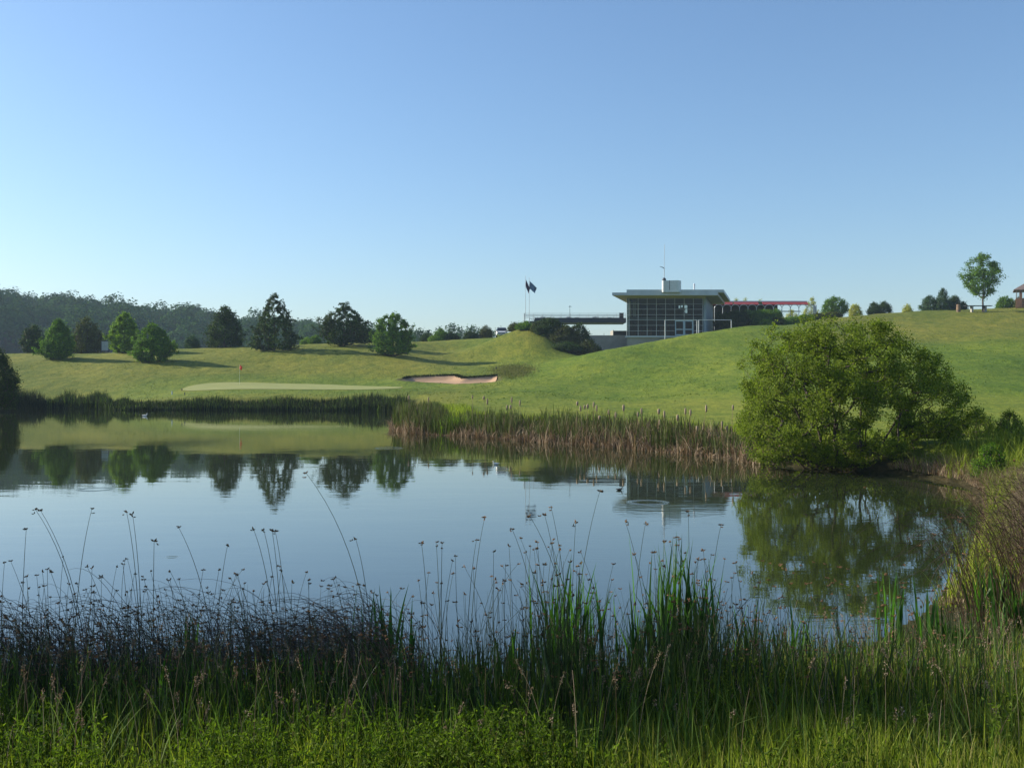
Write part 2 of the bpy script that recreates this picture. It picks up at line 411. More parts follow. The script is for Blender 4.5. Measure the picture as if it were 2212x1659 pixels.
# ------------------------------------------------------------------ ground sheet
def ground():
    A = np.radians(np.concatenate((np.arange(-180, -48, 6.0), np.arange(-48, -31, 0.5), np.arange(-31, 31, 0.075), np.arange(31, 48, 0.5), np.arange(48, 180, 6.0))))
    R = [0.8]
    while R[-1] < 1050:
        r = R[-1]
        k = 0.02 if r < 28 else 0.012 if r < 95 else 0.0042 if r < 172 else 0.022
        R.append(r * (1 + k))
    R = np.array(R); na, nr = len(A), len(R)
    x = np.sin(A)[None, :] * R[:, None]; y = np.cos(A)[None, :] * R[:, None]
    z = H(x, y)
    mb = MB()
    v = np.stack((x, y, z), -1).reshape(-1, 3)
    i = np.arange(nr - 1)[:, None] * na; j = np.arange(na)[None, :]; k = (j + 1) % na
    mb.add(v, np.stack((i + j, i + na + j, i + na + k, i + k), -1).reshape(-1, 4))
    cz_ = z[0].mean()
    b = mb.n
    mb.v.append(np.array([[0, 0, cz_]])); mb.n += 1
    jj = np.arange(na)
    mb.f.append(np.stack((np.full(na, b), jj, (jj + 1) % na), -1))
    # albedo zones
    rr = np.hypot(x, y); X = CX + F * x / np.maximum(y, .5)
    def lerp(a, b_, t): return a * (1 - t[..., None]) + np.array(b_) * t[..., None]
    c_ = np.broadcast_to(np.array((0.165, 0.195, 0.030)), x.shape + (3,)).copy()        # left lawn, dry olive
    right = sm(900, 1150, X) * (y > 0)
    c_ = lerp(c_, (0.130, 0.195, 0.022), right)
    low = right * sm(92, 70, rr)
    c_ = lerp(c_, (0.165, 0.215, 0.030), low)                                        # fairway
    upper = right * sm(126, 140, rr) * sm(1650, 1800, X)
    c_ = lerp(c_, (0.155, 0.180, 0.030), upper)
    mid = right * sm(86, 96, rr) * sm(128, 116, rr) * sm(1950, 2150, X)
    c_ = lerp(c_, (0.100, 0.165, 0.020), mid * 0.8)                                      # rough grass band
    gd = sdist(x, y, GREEN)
    c_ = lerp(c_, (0.130, 0.200, 0.026), sm(12, 4, gd) * 0.8)
    c_ = lerp(c_, (0.180, 0.215, 0.030), sm(0.6, 0.0, gd) * 1.0)
    mound = np.exp(-((x - 4.0) ** 2 + (y - 152) ** 2) / 120.0)
    c_ = lerp(c_, (0.125, 0.150, 0.022), mound)
    bd = sdist(x, y, BUNK)
    c_ = lerp(c_, (0.10, 0.085, 0.045), sm(1.1, 0.2, bd) * 0.7)
    sd = sdist(x, y, SHORE)
    c_ = lerp(c_, (0.045, 0.040, 0.022), sm(2.6, 0.4, sd))
    c_ = lerp(c_, (0.035, 0.042, 0.018), sm(14, 9, rr) * 0.85)
    c_ = lerp(c_, (0.030, 0.045, 0.018), sm(240, 330, rr))
    c_ = c_ * np.array((0.86, 0.84, 0.72))
    m, n, bs, out = newmat('ground')
    at = n.nodes.new('ShaderNodeAttribute'); at.attribute_name = 'albedo'
    g = n.nodes.new('ShaderNodeNewGeometry')
    mp = n.nodes.new('ShaderNodeMapping'); mp.inputs['Scale'].default_value = (1, 0.45, 1)
    n.links.new(g.outputs['Position'], mp.inputs[0])
    n1 = noise(n, 0.10, 4, 0.6, mp.outputs[0]); n2 = noise(n, 0.9, 5, 0.65, mp.outputs[0]); n3 = noise(n, 4.5, 5, 0.8, mp.outputs[0])
    r1 = ramp(n, n1.outputs[0], [(0.35, (0.74, 0.84, 0.8)), (0.65, (1.28, 1.14, 1.25))])
    r2 = ramp(n, n2.outputs[0], [(0.32, (0.66, 0.78, 0.7)), (0.5, (1, 1, 1)), (0.70, (1.28, 1.16, 1.12))])
    r3 = ramp(n, n3.outputs[0], [(0.30, (0.45, 0.55, 0.5)), (0.70, (1.55, 1.42, 1.45))])
    cc = mix(n, 1.0, at.outputs[0], r1.outputs[0], 'MULTIPLY')
    cc = mix(n, 1.0, cc, r2.outputs[0], 'MULTIPLY'); cc = mix(n, 1.0, cc, r3.outputs[0], 'MULTIPLY')
    n.links.new(cc, bs.inputs['Base Color'])
    bs.inputs['Roughness'].default_value = 0.9; bs.inputs['Specular IOR Level'].default_value = 0.1
    bp = n.nodes.new('ShaderNodeBump'); bp.inputs['Distance'].default_value = 0.16; bp.inputs['Strength'].default_value = 1.0
    hh = mathn(n, 'ADD', n2.outputs[0], mathn(n, 'MULTIPLY', n3.outputs[0], 0.5))
    n.links.new(hh, bp.inputs['Height']); n.links.new(bp.outputs[0], bs.inputs['Normal'])
    o = mb.build('ground', m, smooth=True)
    tag(o, kind='structure')
    a = o.data.attributes.new('albedo', 'FLOAT_COLOR', 'POINT')
    full = np.ones((mb.n, 4), np.float32); full[:-1, :3] = c_.reshape(-1, 3); full[-1, :3] = (0.05, 0.07, 0.02)
    a.data.foreach_set('color', full.ravel())
    return o
ground()

def sheet(name, poly, mat, lift, inner=0.25, rough=False):
    """a sheet filling the outline, following the ground"""
    poly = np.array(poly); cen = poly.mean(0)
    ks = np.linspace(1, 0, 22)[:-1]
    # densify
    pp = []
    for a, b in zip(poly, np.roll(poly, -1, 0)):
        for t in np.linspace(0, 1, 5)[:-1]: pp.append(a * (1 - t) + b * t)
    pp = np.array(pp); n_ = len(pp)
    xy = np.concatenate([cen + (pp - cen) * k for k in ks] + [cen[None]])
    z = H(xy[:, 0], xy[:, 1], rough) + lift
    mb = MB(); mb.v.append(np.column_stack((xy, z))); mb.n = len(xy)
    i = np.arange(len(ks) - 1)[:, None] * n_; j = np.arange(n_)[None, :]; k = (j + 1) % n_
    mb.f.append(np.stack((i + j, i + k, i + n_ + k, i + n_ + j), -1).reshape(-1, 4))
    jj = np.arange(n_); l = (len(ks) - 1) * n_
    mb.f.append(np.stack((l + jj, l + (jj + 1) % n_, np.full(n_, len(xy) - 1)), -1))
    o = mb.build(name, mat, smooth=True)
    return tag(o, kind='structure')
gm, gn, gb, go_ = newmat('putting_green')
_g = gn.nodes.new('ShaderNodeNewGeometry')
_t = noise(gn, 0.5, 5, 0.6, _g.outputs['Position'])
_r = ramp(gn, _t.outputs[0], [(0.3, (0.185, 0.210, 0.042)), (0.7, (0.235, 0.250, 0.055))])
gn.links.new(_r.outputs[0], gb.inputs['Base Color']); gb.inputs['Roughness'].default_value = 0.85
sheet('putting_green', GREEN, gm, 0.035)
sheet('sand_bunker', BUNK * 1.0, M['sand'], 0.06)

def turf():
    rng = np.random.default_rng(14); n = 90000
    d = rng.uniform(60, 165, n); X = rng.uniform(-60, 2300, n); x = (X - CX) / F * d
    v = vnoise(x / 2.6, d / 4.5) + .6 * vnoise(x / .9 + 4, d / 1.6)
    k = (rng.random(n) < np.clip(.25 + 1.5 * v, .02, 1)) & (sdist(x, d, GREEN) > 2.5) & (sdist(x, d, BUNK) > .5) & (sdist(x, d, SHORE) > 3)
    k &= (X < 900) | (rng.random(n) < sm(72, 92, d))
    x, d, X = x[k], d[k], X[k]; z = H(x, d) - .01
    return x, d, z, X, rng

# ------------------------------------------------------------------ pond
def pond():
    m, n, b, out = newmat('pond_water')
    b.inputs['Base Color'].default_value = (0.022, 0.030, 0.012, 1)
    b.inputs['Roughness'].default_value = 0.015
    b.inputs['IOR'].default_value = 2.15
    g = n.nodes.new('ShaderNodeNewGeometry')
    mp = n.nodes.new('ShaderNodeMapping'); mp.inputs['Scale'].default_value = (0.35, 1, 1); n.links.new(g.outputs['Position'], mp.inputs[0])
    a = noise(n, 1.1, 2, 0.5, mp.outputs[0]); c2 = noise(n, 7.0, 2, 0.5, mp.outputs[0], 0.3)
    msk = noise(n, 0.09, 3, 0.5, mp.outputs[0])
    mr = ramp(n, msk.outputs[0], [(0.42, (0.08,) * 3), (0.66, (1.0,) * 3)])
    h = mathn(n, 'MULTIPLY', a.outputs[0], 0.0022)
    h = mathn(n, 'ADD', h, mathn(n, 'MULTIPLY', mathn(n, 'MULTIPLY', c2.outputs[0], 0.0012), mr.outputs[0]))
    # rings left by fish and drops
    for (X, Y, rad) in ((1400, 1085, 0.36), (207, 1057, 0.34), (372, 1203, 0.07), (840, 968, .5)):
        p = W0(X, Y)
        vm = n.nodes.new('ShaderNodeVectorMath'); vm.operation = 'DISTANCE'; vm.inputs[1].default_value = tuple(p)
        n.links.new(g.outputs['Position'], vm.inputs[0])
        e = mathn(n, 'DIVIDE', mathn(n, 'SUBTRACT', vm.outputs['Value'], rad), 0.16 * max(rad, .3))
        env = mathn(n, 'POWER', 2.718, mathn(n, 'MULTIPLY', mathn(n, 'MULTIPLY', e, e), -1.0))
        wv = mathn(n, 'MULTIPLY', mathn(n, 'SINE', mathn(n, 'MULTIPLY', e, 7.0)), env)
        h = mathn(n, 'ADD', h, mathn(n, 'MULTIPLY', wv, 0.0007 if rad < .3 else 0.0013))
    bp = n.nodes.new('ShaderNodeBump'); bp.inputs['Strength'].default_value = 1.0; bp.inputs['Distance'].default_value = 1.0
    n.links.new(h, bp.inputs['Height']); n.links.new(bp.outputs[0], b.inputs['Normal'])
    mb = MB(); mb.add([(-85, 4.5, 0), (30, 4.5, 0), (30, 112, 0), (-85, 112, 0)], [(0, 1, 2, 3)])
    o = mb.build('pond_water', m)
    tag(o, kind='structure')
pond()

# ------------------------------------------------------------------ leaves, blades, branches
def leaves(rng, cen, size, mb, flat=0.0, aspect=0.55, up=0.0, nrm=None, nj=0.6):
    """one four-cornered leaf (or leaf clump) per centre"""
    n = len(cen)
    if n == 0: return
    d = rng.standard_normal((n, 3)); d[:, 2] = d[:, 2] * (1 - flat) + up
    d /= np.linalg.norm(d, axis=1)[:, None] + 1e-9
    q = rng.standard_normal((n, 3)); q[:, 2] *= (1 - flat)
    if nrm is not None:
        N = nrm / (np.linalg.norm(nrm, axis=1)[:, None] + 1e-9) + q * nj
        d = np.cross(N, d); d /= np.linalg.norm(d, axis=1)[:, None] + 1e-9; q = N
    s = np.cross(d, q); s /= np.linalg.norm(s, axis=1)[:, None] + 1e-9
    L = size * rng.uniform(0.6, 1.4, n)[:, None]
    Wd = L * aspect
    tw = np.cross(d, s) * L * 0.18
    v = np.stack((cen - d * L * .5, cen + s * Wd * .5 + tw, cen + d * L * .5, cen - s * Wd * .5 + tw), 1).reshape(-1, 3)
    i = np.arange(n) * 4
    mb.add(v, np.stack((i, i + 1, i + 2, i + 3), -1))

def blades(rng, base, h, width, az, bend, mb, segs=4, curl=1.0, stiff=2.0):
    """grass or reed blades: tapering strips; bend is the sideways reach divided by the height"""
    n = len(base)
    if n == 0: return
    h = np.broadcast_to(h, (n,)); width = np.broadcast_to(width, (n,)); bend = np.broadcast_to(bend, (n,))
    s = np.linspace(0, 1, segs + 1)
    out = np.stack((np.cos(az), np.sin(az), np.zeros(n)), -1)
    fa = rng.uniform(0, 2 * math.pi, n)
    side = np.stack((np.cos(fa), np.sin(fa), np.zeros(n)), -1)
    rise = s[None, :] - np.maximum(bend - 0.5, 0)[:, None] * curl * s[None, :] ** 3 * 0.8
    pts = base[:, None, :] + out[:, None, :] * (bend * h)[:, None, None] * (s ** stiff)[None, :, None]
    pts = pts + np.array((0, 0, 1.0))[None, None, :] * (h[:, None] * rise)[:, :, None]
    wd = width[:, None] * np.clip(1.15 * (1 - s ** 2.2) + 0.03, 0.03, 1)[None, :]
    a = pts - side[:, None, :] * wd[:, :, None] * .5; b = pts + side[:, None, :] * wd[:, :, None] * .5
    v = np.stack((a, b), 2).reshape(n, -1, 3)
    m = 2 * (segs + 1)
    i = (np.arange(n) * m)[:, None]; k = np.arange(segs)[None, :] * 2
    f = np.stack((i + k, i + k + 1, i + k + 3, i + k + 2), -1).reshape(-1, 4)
    mb.add(v.reshape(-1, 3), f)

def stems(p0, p1, p2, rad, mb, segs=9, taper=0.35):
    """thin three-sided stems along quadratic curves"""
    n = len(p0); s = np.linspace(0, 1, segs + 1)
    a = ((1 - s) ** 2)[None, :, None]; b = (2 * s * (1 - s))[None, :, None]; c_ = (s ** 2)[None, :, None]
    pts = p0[:, None] * a + p1[:, None] * b + p2[:, None] * c_
    t = np.gradient(pts, axis=1); t /= np.linalg.norm(t, axis=2)[..., None] + 1e-9
    u = np.cross(t, np.array((0.13, 1.0, 0.07))); u /= np.linalg.norm(u, axis=2)[..., None] + 1e-9
    w_ = np.cross(t, u)
    r = np.broadcast_to(rad, (n,))[:, None] * (1 - (1 - taper) * s)[None, :]
    an = np.arange(3) * 2 * math.pi / 3
    v = pts[:, :, None, :] + r[:, :, None, None] * (np.cos(an)[None, None, :, None] * u[:, :, None, :] + np.sin(an)[None, None, :, None] * w_[:, :, None, :])
    m = 3 * (segs + 1)
    i = (np.arange(n) * m)[:, None, None]; k = (np.arange(segs) * 3)[None, :, None]; j = np.arange(3)[None, None, :]; j2 = (j + 1) % 3
    f = np.stack((i + k + j, i + k + j2, i + k + 3 + j2, i + k + 3 + j), -1).reshape(-1, 4)
    mb.add(v.reshape(-1, 3), f)
    return pts

def seedheads(rng, pts, mb, size=0.012, k=4):
    """clusters of small pointed spikelets"""
    n = len(pts)
    c_ = np.repeat(pts, k, 0); m = len(c_)
    d = rng.standard_normal((m, 3)); d[:, 2] = np.abs(d[:, 2]) * 0.6; d /= np.linalg.norm(d, axis=1)[:, None]
    L = size * rng.uniform(0.8, 1.7, m)[:, None]
    u = np.cross(d, rng.standard_normal((m, 3))); u /= np.linalg.norm(u, axis=1)[:, None] + 1e-9
    w_ = np.cross(d, u)
    c_ = c_ + d * L * 0.9
    wd = L * 0.42
    v = np.stack((c_ - d * L, c_ + u * wd, c_ + w_ * wd, c_ - u * wd, c_ - w_ * wd, c_ + d * L), 1).reshape(-1, 3)
    i = (np.arange(m) * 6)[:, None]
    t = np.array([(0, 2, 1), (0, 3, 2), (0, 4, 3), (0, 1, 4), (5, 1, 2), (5, 2, 3), (5, 3, 4), (5, 4, 1)])
    mb.add(v, (i[:, :, None] + t[None]).reshape(-1, 3))

def grow(rng, base, targets, k=0.35, step=0.4, bow=0.12, jit=0.06):
    """branch skeleton reaching every target; base is a list of (point, parent) chains"""
    pts = [np.array(b[0], float) for b in base]; par = [b[1] for b in base]; ln = []
    for p, q in zip(pts, par): ln.append(0.0 if q < 0 else ln[q] + np.linalg.norm(p - pts[q]))
    cap = len(pts) + len(targets) * 14
    A = np.zeros((cap, 3)); L = np.zeros(cap); A[:len(pts)] = pts; L[:len(pts)] = ln; n = len(pts)
    par = par + [0] * (cap - n)
    o = np.mean(pts, 0) * 0 + pts[0]
    ends = []
    for t in targets[np.argsort(np.linalg.norm(targets - o, axis=1))]:
        d = np.linalg.norm(A[:n] - t, axis=1)
        cost = d + k * L[:n] + np.maximum(A[:n, 2] - t[2], 0) * 0.9
        j = int(np.argmin(cost)); dist = d[j]
        m = int(min(12, max(1, round(dist / step))))
        a = A[j].copy(); mid = (a + t) / 2 + rng.standard_normal(3) * jit * dist; mid[2] += -bow * dist if t[2] > a[2] else bow * dist
        prev = j
        for q in range(1, m + 1):
            s = q / m
            A[n] = a * (1 - s) ** 2 + mid * 2 * s * (1 - s) + t * s * s
            L[n] = L[prev] + np.linalg.norm(A[n] - A[prev]); par[n] = prev; prev = n; n += 1
        ends.append(prev)
    return A[:n], np.array(par[:n]), np.array(ends)

def limbs(A, par, ends, r_tip, r_base, mb, power=2.3, sides=4, minr=0.0):
    n = len(A); w_ = np.zeros(n); w_[ends] += 1
    for i in range(n - 1, 0, -1):
        if par[i] >= 0 and par[i] < i: w_[par[i]] += w_[i]
    w_ = np.maximum(w_, 1)
    r = r_tip * w_ ** (1 / power)
    r = np.minimum(r, r_base) if r_base else r
    idx = np.where((np.arange(n) > 0) & (par >= 0) & (r >= minr))[0]
    a = A[par[idx]]; b = A[idx]; ra = np.minimum(r[par[idx]], r[idx] * 1.5); rb = r[idx]
    t = b - a; t /= np.linalg.norm(t, axis=1)[:, None] + 1e-9
    u = np.cross(t, np.array((0.31, 0.9, 0.2))); u /= np.linalg.norm(u, axis=1)[:, None] + 1e-9
    w2 = np.cross(t, u); an = np.arange(sides) * 2 * math.pi / sides
    ring = lambda p, r_: p[:, None] + r_[:, None, None] * (np.cos(an)[None, :, None] * u[:, None] + np.sin(an)[None, :, None] * w2[:, None])
    v = np.concatenate((ring(a, ra), ring(b, rb)), 1).reshape(-1, 3)
    i = (np.arange(len(idx)) * 2 * sides)[:, None]; j = np.arange(sides)[None]; k = (j + 1) % sides
    mb.add(v, np.stack((i + j, i + k, i + sides + k, i + sides + j), -1).reshape(-1, 4))

def tree(name, label, cat, loc, h, prof, mat, seed, group=None, nt=220, leaf=0.2, per=26, sig=0.25, asp=.5, trunk=0.12, clear=0.1, flat=0.0, droop=0.0,
         sx=(1.0, 1.0), depth=0.9, shell=0.55, spikes=0.0, lobes=0.2, bark='bark', crown='crown', stem='trunk', tops=1):
    """prof: [(height fraction, half width in metres)]; sx: left and right width factors"""
    rng = np.random.default_rng(seed)
    root = empty(name, loc, label, cat, group)
    hs = np.array([p[0] for p in prof]) * h; ws = np.array([p[1] for p in prof])
    z = rng.uniform(hs[0], hs[-1], nt * 6)
    rad = np.interp(z, hs, ws)
    keep = rng.random(len(z)) < (rad / ws.max()) ** 1.3 + 0.05
    z = z[keep][:nt]; rad = rad[keep][:nt]
    az = rng.uniform(-math.pi, math.pi, len(z))
    ph = rng.uniform(0, 6.28, 4)
    lob = 1 + lobes * (np.sin(3 * az + ph[0] + z * 5 / h) + np.sin(5 * az + ph[1] - z * 9 / h) * .7 + np.sin(z / h * 17 + ph[2]) * .5)
    f = rng.uniform(shell, 1.0, len(z)) ** 0.6 * lob
    f = np.where(rng.random(len(z)) < spikes, f * rng.uniform(1.12, 1.48, len(z)), f)
    x = np.cos(az) * rad * f; x = np.where(x < 0, x * sx[0], x * sx[1]); y = np.sin(az) * rad * f * depth
    T = np.column_stack((x, y, z - droop * np.hypot(x, y)))
    T[:, 2] = np.maximum(T[:, 2], 0.02 * h + 0.05)
    th = h * 0.93; n_ = 9
    base = [((0, 0, -0.1), -1)]
    for i in range(1, n_): base.append(((rng.normal(0, .012) * h * i / n_, rng.normal(0, .012) * h * i / n_, th * i / (n_ - 1)), i - 1))
    T = np.vstack((T, [[rng.normal(0, .03) * h, 0, h * (0.965 - .02 * q)] for q in range(3)]))
    A, par, ends = grow(rng, base, T, k=0.15 if droop == 0 else 0.05, step=h / 12)
    mb = MB(); limbs(A, par, ends, 0.012, trunk, mb)
    mb.tube([A[i] for i in range(n_)], [trunk * (1 - 0.85 * i / (n_ - 1)) for i in range(n_)], 7)
    mb.build(stem, M[bark], root)
    cen = []
    tips = A[ends]
    pa = A[par[ends]]
    for e, q in zip(tips, pa):
        m = max(3, int(per * rng.uniform(0.5, 1.5)))
        s = rng.random(m)[:, None]
        cen.append(q * (1 - s) + (e + (e - q) * 0.25) * s + rng.standard_normal((m, 3)) * np.array((sig, sig, sig * (1 - 0.6 * flat))))
    cen = np.concatenate(cen); cen[:, 2] = np.maximum(cen[:, 2], 0.05)
    mb = MB(); nn = (cen - np.array((0, 0, h * .42))) * np.array((1, 1, .55))
    leaves(rng, cen, leaf, mb, nrm=nn, nj=0.75, aspect=asp)
    mb.build(crown, M[mat], root)
    return root

def at_ground(X, d):
    x = (X - CX) / F * d
    return (x, d, hz(x, d))

def build_turf():
    x, d, z, X, rng = turf(); p = np.column_stack((x, d, z)); n = len(x)
    for a, nm, lb, m_ in ((X < 1000, 'turf_tufts', 'coarser grass tufts scattered over the left lawn', 'turf_left'), (X >= 1000, 'turf_tufts', 'coarser grass tufts scattered over the right hill', 'turf_right')):
        m = MB(); q = a.sum(); blades(rng, p[a], rng.uniform(.04, .12, q), .09, rng.uniform(0, 6.28, q), rng.uniform(.3, 1.5, q), m, 2)
        tag(m.build(nm, M[m_]), lb, 'grass', kind='stuff')
M['turf_left'] = leafmat('turf_left', (0.085, 0.105, 0.016), (0.135, 0.155, 0.022), (0.19, 0.205, 0.035), 0.15, scale=.3)
M['turf_right'] = leafmat('turf_right', (0.065, 0.105, 0.012), (0.105, 0.155, 0.016), (0.16, 0.21, 0.026), 0.15, scale=.3)
build_turf()

# ------------------------------------------------------------------ wooded ridge and far tree line
def forest():
    rng = np.random.default_rng(11)
    mb = MB(); tb = MB()
    def crownpuff(cx, cy, cz_, R, hgt, n, leaf):
        d = rng.standard_normal((n, 3)); d[:, 2] = np.abs(d[:, 2]) * 1.0 - 0.25
        d /= np.linalg.norm(d, axis=1)[:, None]
        k = rng.uniform(0.5, 1.0, n)[:, None] ** .35
        lob = 1 + 0.10 * np.sin(d[:, :1] * 6 + cx) + 0.08 * np.sin(d[:, 2:] * 8 + cy) + 0.1 * np.sin(d[:, 1:2] * 11)
        p = d * k * lob * np.array((R, R, hgt)) + np.array((cx, cy, cz_))
        leaves(rng, p, leaf, mb, aspect=0.85, nrm=d, nj=0.25)
    xs = []
    for i in range(820):
        X = rng.uniform(-420, 1330); r = math.sqrt(rng.uniform(395 ** 2, 660 ** 2))
        if X > 900 and r < 520: continue
        x = (X - CX) / F * r; y = r
        xs.append((x, y))
    xs = np.array(xs); zs = H(xs[:, 0], xs[:, 1], False)
    for (x, y), z in zip(xs, zs):
        R = rng.uniform(5.5, 10.5); hh = R * rng.uniform(0.8, 1.25)
        crownpuff(x, y, z + R * 0.9 + rng.uniform(0, 3), R, hh, int(200 + R * R * 10), 1.3)
        tb.tube([(x, y, z - .5), (x, y, z + R)], 0.35, 4, False)
    o = mb.build('forest', M['forest'])
    tag(o, 'hazy blue-green wooded ridge along the left horizon', 'forest', kind='stuff')
    t2 = tb.build('trunk', M['bark'], o)
    t2['kind'] = 'stuff'
forest()

# far trees seen one by one on the skyline between the right conifer and the mound
FAR = [(905, 712, 9), (948, 706, 10), (975, 701, 14), (995, 706, 12), (1016, 706, 12), (1038, 712, 10), (1056, 713, 8), (1074, 712, 8), (926, 716, 9), (880, 722, 9), (864, 718, 8)]
FL = ['pointed hazy tree standing alone just right of the last lawn conifer', 'hazy rounded tree at the left end of the far tree line', 'tallest hazy tree of the far tree line behind the hedge shrubs',
      'hazy tree right of the tallest in the far tree line', 'hazy broad tree in the middle of the far tree line', 'hazy lower tree behind the gap in the hedge shrubs',
      'small hazy tree rising behind the dark round hedge shrub', 'small hazy tree behind the white car', 'low hazy tree between the pointed tree and the far tree line',
      'low hazy tree close beside the right edge of the last lawn conifer', 'hazy tree half hidden behind the last lawn conifer']
for i, (X, Y, wd) in enumerate(FAR):
    d = 330 + 12 * (i % 4); x = (X - CX) / F * d; z0 = hz(x, d); h = CAM_H + (YH - Y) / F * d - z0
    tree('hazy_tree', FL[i], 'tree', (x, d, z0), h, [(0.15, wd * .30), (0.45, wd * .42), (0.7, wd * .36), (0.9, wd * .2), (1, wd * .06)], 'forest', 300 + i,
         'hazy trees of the far tree line', nt=110, leaf=0.8, per=18, sig=0.6, trunk=0.25)

# ------------------------------------------------------------------ trees on the left lawn
def lawn_tree(name, label, X, Yb, d, Yt, prof, mat, seed, group, **kw):
    x, y, z = at_ground(X, d)
    top = CAM_H + (YH - Yt) / F * d
    px = d / F
    return tree(name, label, 'tree', (x, y, z), top - z, [(a, b * px) for a, b in prof], mat, seed, group, **kw)
G1 = 'trees along the crest of the left lawn'
EGG = lambda w: [(0.03, w * .62), (0.15, w * .92), (0.35, w), (0.55, w * .85), (0.75, w * .58), (0.9, w * .32), (1, w * .08)]
CON = lambda w: [(0.04, w * .80), (0.16, w), (0.35, w * .92), (0.55, w * .74), (0.72, w * .52), (0.86, w * .34), (0.95, w * .16), (1, w * .05)]
lawn_tree('round_tree', 'dark loose tree behind the far left end of the lawn crest', 72, 766, 165, 706, [(0.18, 12), (0.35, 23), (0.6, 24), (0.85, 16), (1, 5)], 'leaf_dark', 1, G1, nt=200, leaf=0.35, per=21, trunk=.14)
lawn_tree('hornbeam_tree', 'egg shaped green tree with long shadow, leftmost on the open lawn', 125, 774, 142, 689, EGG(33), 'leaf_mid', 2, G1, spikes=.15, lobes=.12, nt=420, leaf=0.28, per=25, sig=0.16)
lawn_tree('pine_tree', 'dull dark tree behind the crest between the egg shaped tree and the notice board', 188, 763, 166, 687, [(0.05, 24), (0.25, 31), (0.5, 29), (0.7, 22), (0.88, 12), (1, 5)], 'leaf_brown', 3, G1, nt=280, leaf=0.32, per=24)
lawn_tree('hornbeam_tree', 'bright yellow-green tree right of the notice board', 270, 764, 153, 676, EGG(32), 'leaf_bright', 4, G1, spikes=.18, lobes=.15, nt=420, leaf=0.29, per=24, sig=0.16)
lawn_tree('hornbeam_tree', 'rounded dark green tree standing lowest on the left slope', 329, 781, 138, 699, EGG(41), 'leaf_mid', 5, G1, spikes=.2, lobes=.12, nt=460, leaf=0.26, per=27, sig=0.16)
lawn_tree('hornbeam_tree', 'dark tree with a ragged top left of the tallest spruce', 485, 750, 161, 664, [(0.05, 33), (0.2, 36), (0.45, 33), (0.65, 24), (0.8, 18), (0.92, 9), (1, 3)], 'leaf_dark', 6, G1, nt=340, leaf=0.32, per=24, spikes=.12)
lawn_tree('spruce_tree', 'tallest tree of the left lawn, a ragged dark spruce with a split top', 592, 757, 150, 634, CON(47), 'leaf_dark', 7, G1, nt=520, leaf=0.29, per=21, flat=.5, droop=.12, spikes=.22, lobes=.14, sig=0.14)
lawn_tree('spruce_tree', 'broad dark spruce with drooping tips right of the tallest one', 743, 746, 158, 650, [(0.06, 36), (0.16, 46), (0.4, 48), (0.6, 45), (0.76, 28), (0.88, 14), (1, 3)], 'leaf_dark', 8, G1, nt=560, leaf=0.30, per=23, flat=.5, droop=.1, spikes=.22, sig=0.16, lobes=.12)
lawn_tree('spruce_tree', 'dense dark green conifer, rightmost tree of the left lawn', 848, 768, 144.5, 675, [(0.03, 26), (0.12, 37), (0.4, 42), (0.6, 37), (0.8, 28), (0.93, 15), (1, 5)], 'leaf_mid', 9, G1, nt=560, leaf=0.26, per=24, flat=.3, spikes=.15, lobes=.1, sig=0.14)

def bush(label, X, Yb, d, Yt, w, mat, seed, group, z0=None, name='bush', cat='bush', **kw):
    x, y, z = at_ground(X, d)
    if z0 is not None: z = z0
    h = max(CAM_H + (YH - Yt) / F * d - z, 0.9); px = d / F
    a = dict(nt=120, leaf=.2, per=30, sig=.18, trunk=.05, lobes=.1)
    a.update(kw)
    prof = a.pop('prof', [(0.02, w * .85), (0.3, w), (0.6, w * .85), (0.85, w * .5), (1, w * .15)])
    return tree(name, label, cat, (x, y, z), h, [(p, q * px) for p, q in prof], mat, seed, group, crown='foliage', stem='stem', **a)
G2 = 'shrubs along the crest of the left lawn'
bush('tiny light green bush behind the lowest left slope tree', 375, 752, 166, 739, 9, 'leaf_bright', 20, G2, nt=50)
bush('grey-green globe shaped bush alone on the crest', 415, 752, 166, 727, 16, 'leaf_bluish', 21, G2)
bush('small dark bush on the crest between the two spruces', 681, 743, 168, 727, 13, 'leaf_mid', 22, G2)
bush('low pale green bush just left of the broad spruce', 662, 743, 172, 731, 12, 'leaf_bright', 23, G2, nt=60)
bush('dark bush in the gap between the broad spruce and the last conifer', 800, 741, 172, 716, 14, 'leaf_dark', 24, G2)
G3 = 'hedge shrubs on the crest left of the mound'
for i, (X, Yt, wd, mt, lb) in enumerate([
        (921, 722, 14, 'leaf_dark', 'low dark hedge shrub at the left end of the row'), (951, 712, 17, 'leaf_mid', 'tall green hedge shrub second in the row from the left'),
        (976, 720, 17, 'leaf_dark', 'dark hedge shrub third in the row, before the gap'), (1017, 718, 15, 'leaf_dark', 'dark low hedge shrub just after the gap in the row'),
        (1050, 706, 16, 'leaf_brown', 'round olive hedge shrub next to the white car'), (938, 727, 11, 'leaf_bright', 'pale green low shrub in front of the left hedge shrubs')]):
    bush(lb, X, 735, 181 - (i == 5) * 3, Yt, wd, mt, 30 + i, G3)
G4 = 'shrubs on the mound under the terrace'
bush('brownish loose shrub on the left of the mound top', 1112, 718, 157, 700, 14, 'leaf_brown', 40, G4)
bush('bright green shrub on the mound top under the terrace end', 1134, 716, 154, 698, 19, 'leaf_mid', 41, G4)
bush('small olive shrub leaning out at the shoulder of the mound', 1160, 722, 152, 700, 14, 'leaf_brown', 42, G4)
bush('large dark green shrub whose top touches the terrace', 1186, 745, 151.5, 689.5, 38, 'leaf_dark', 43, G4, nt=420, per=34, lobes=.08)
bush('dark shrub filling the slope below the terrace middle', 1217, 760, 150, 703, 40, 'leaf_brown', 44, G4, nt=420, per=34, lobes=.08)
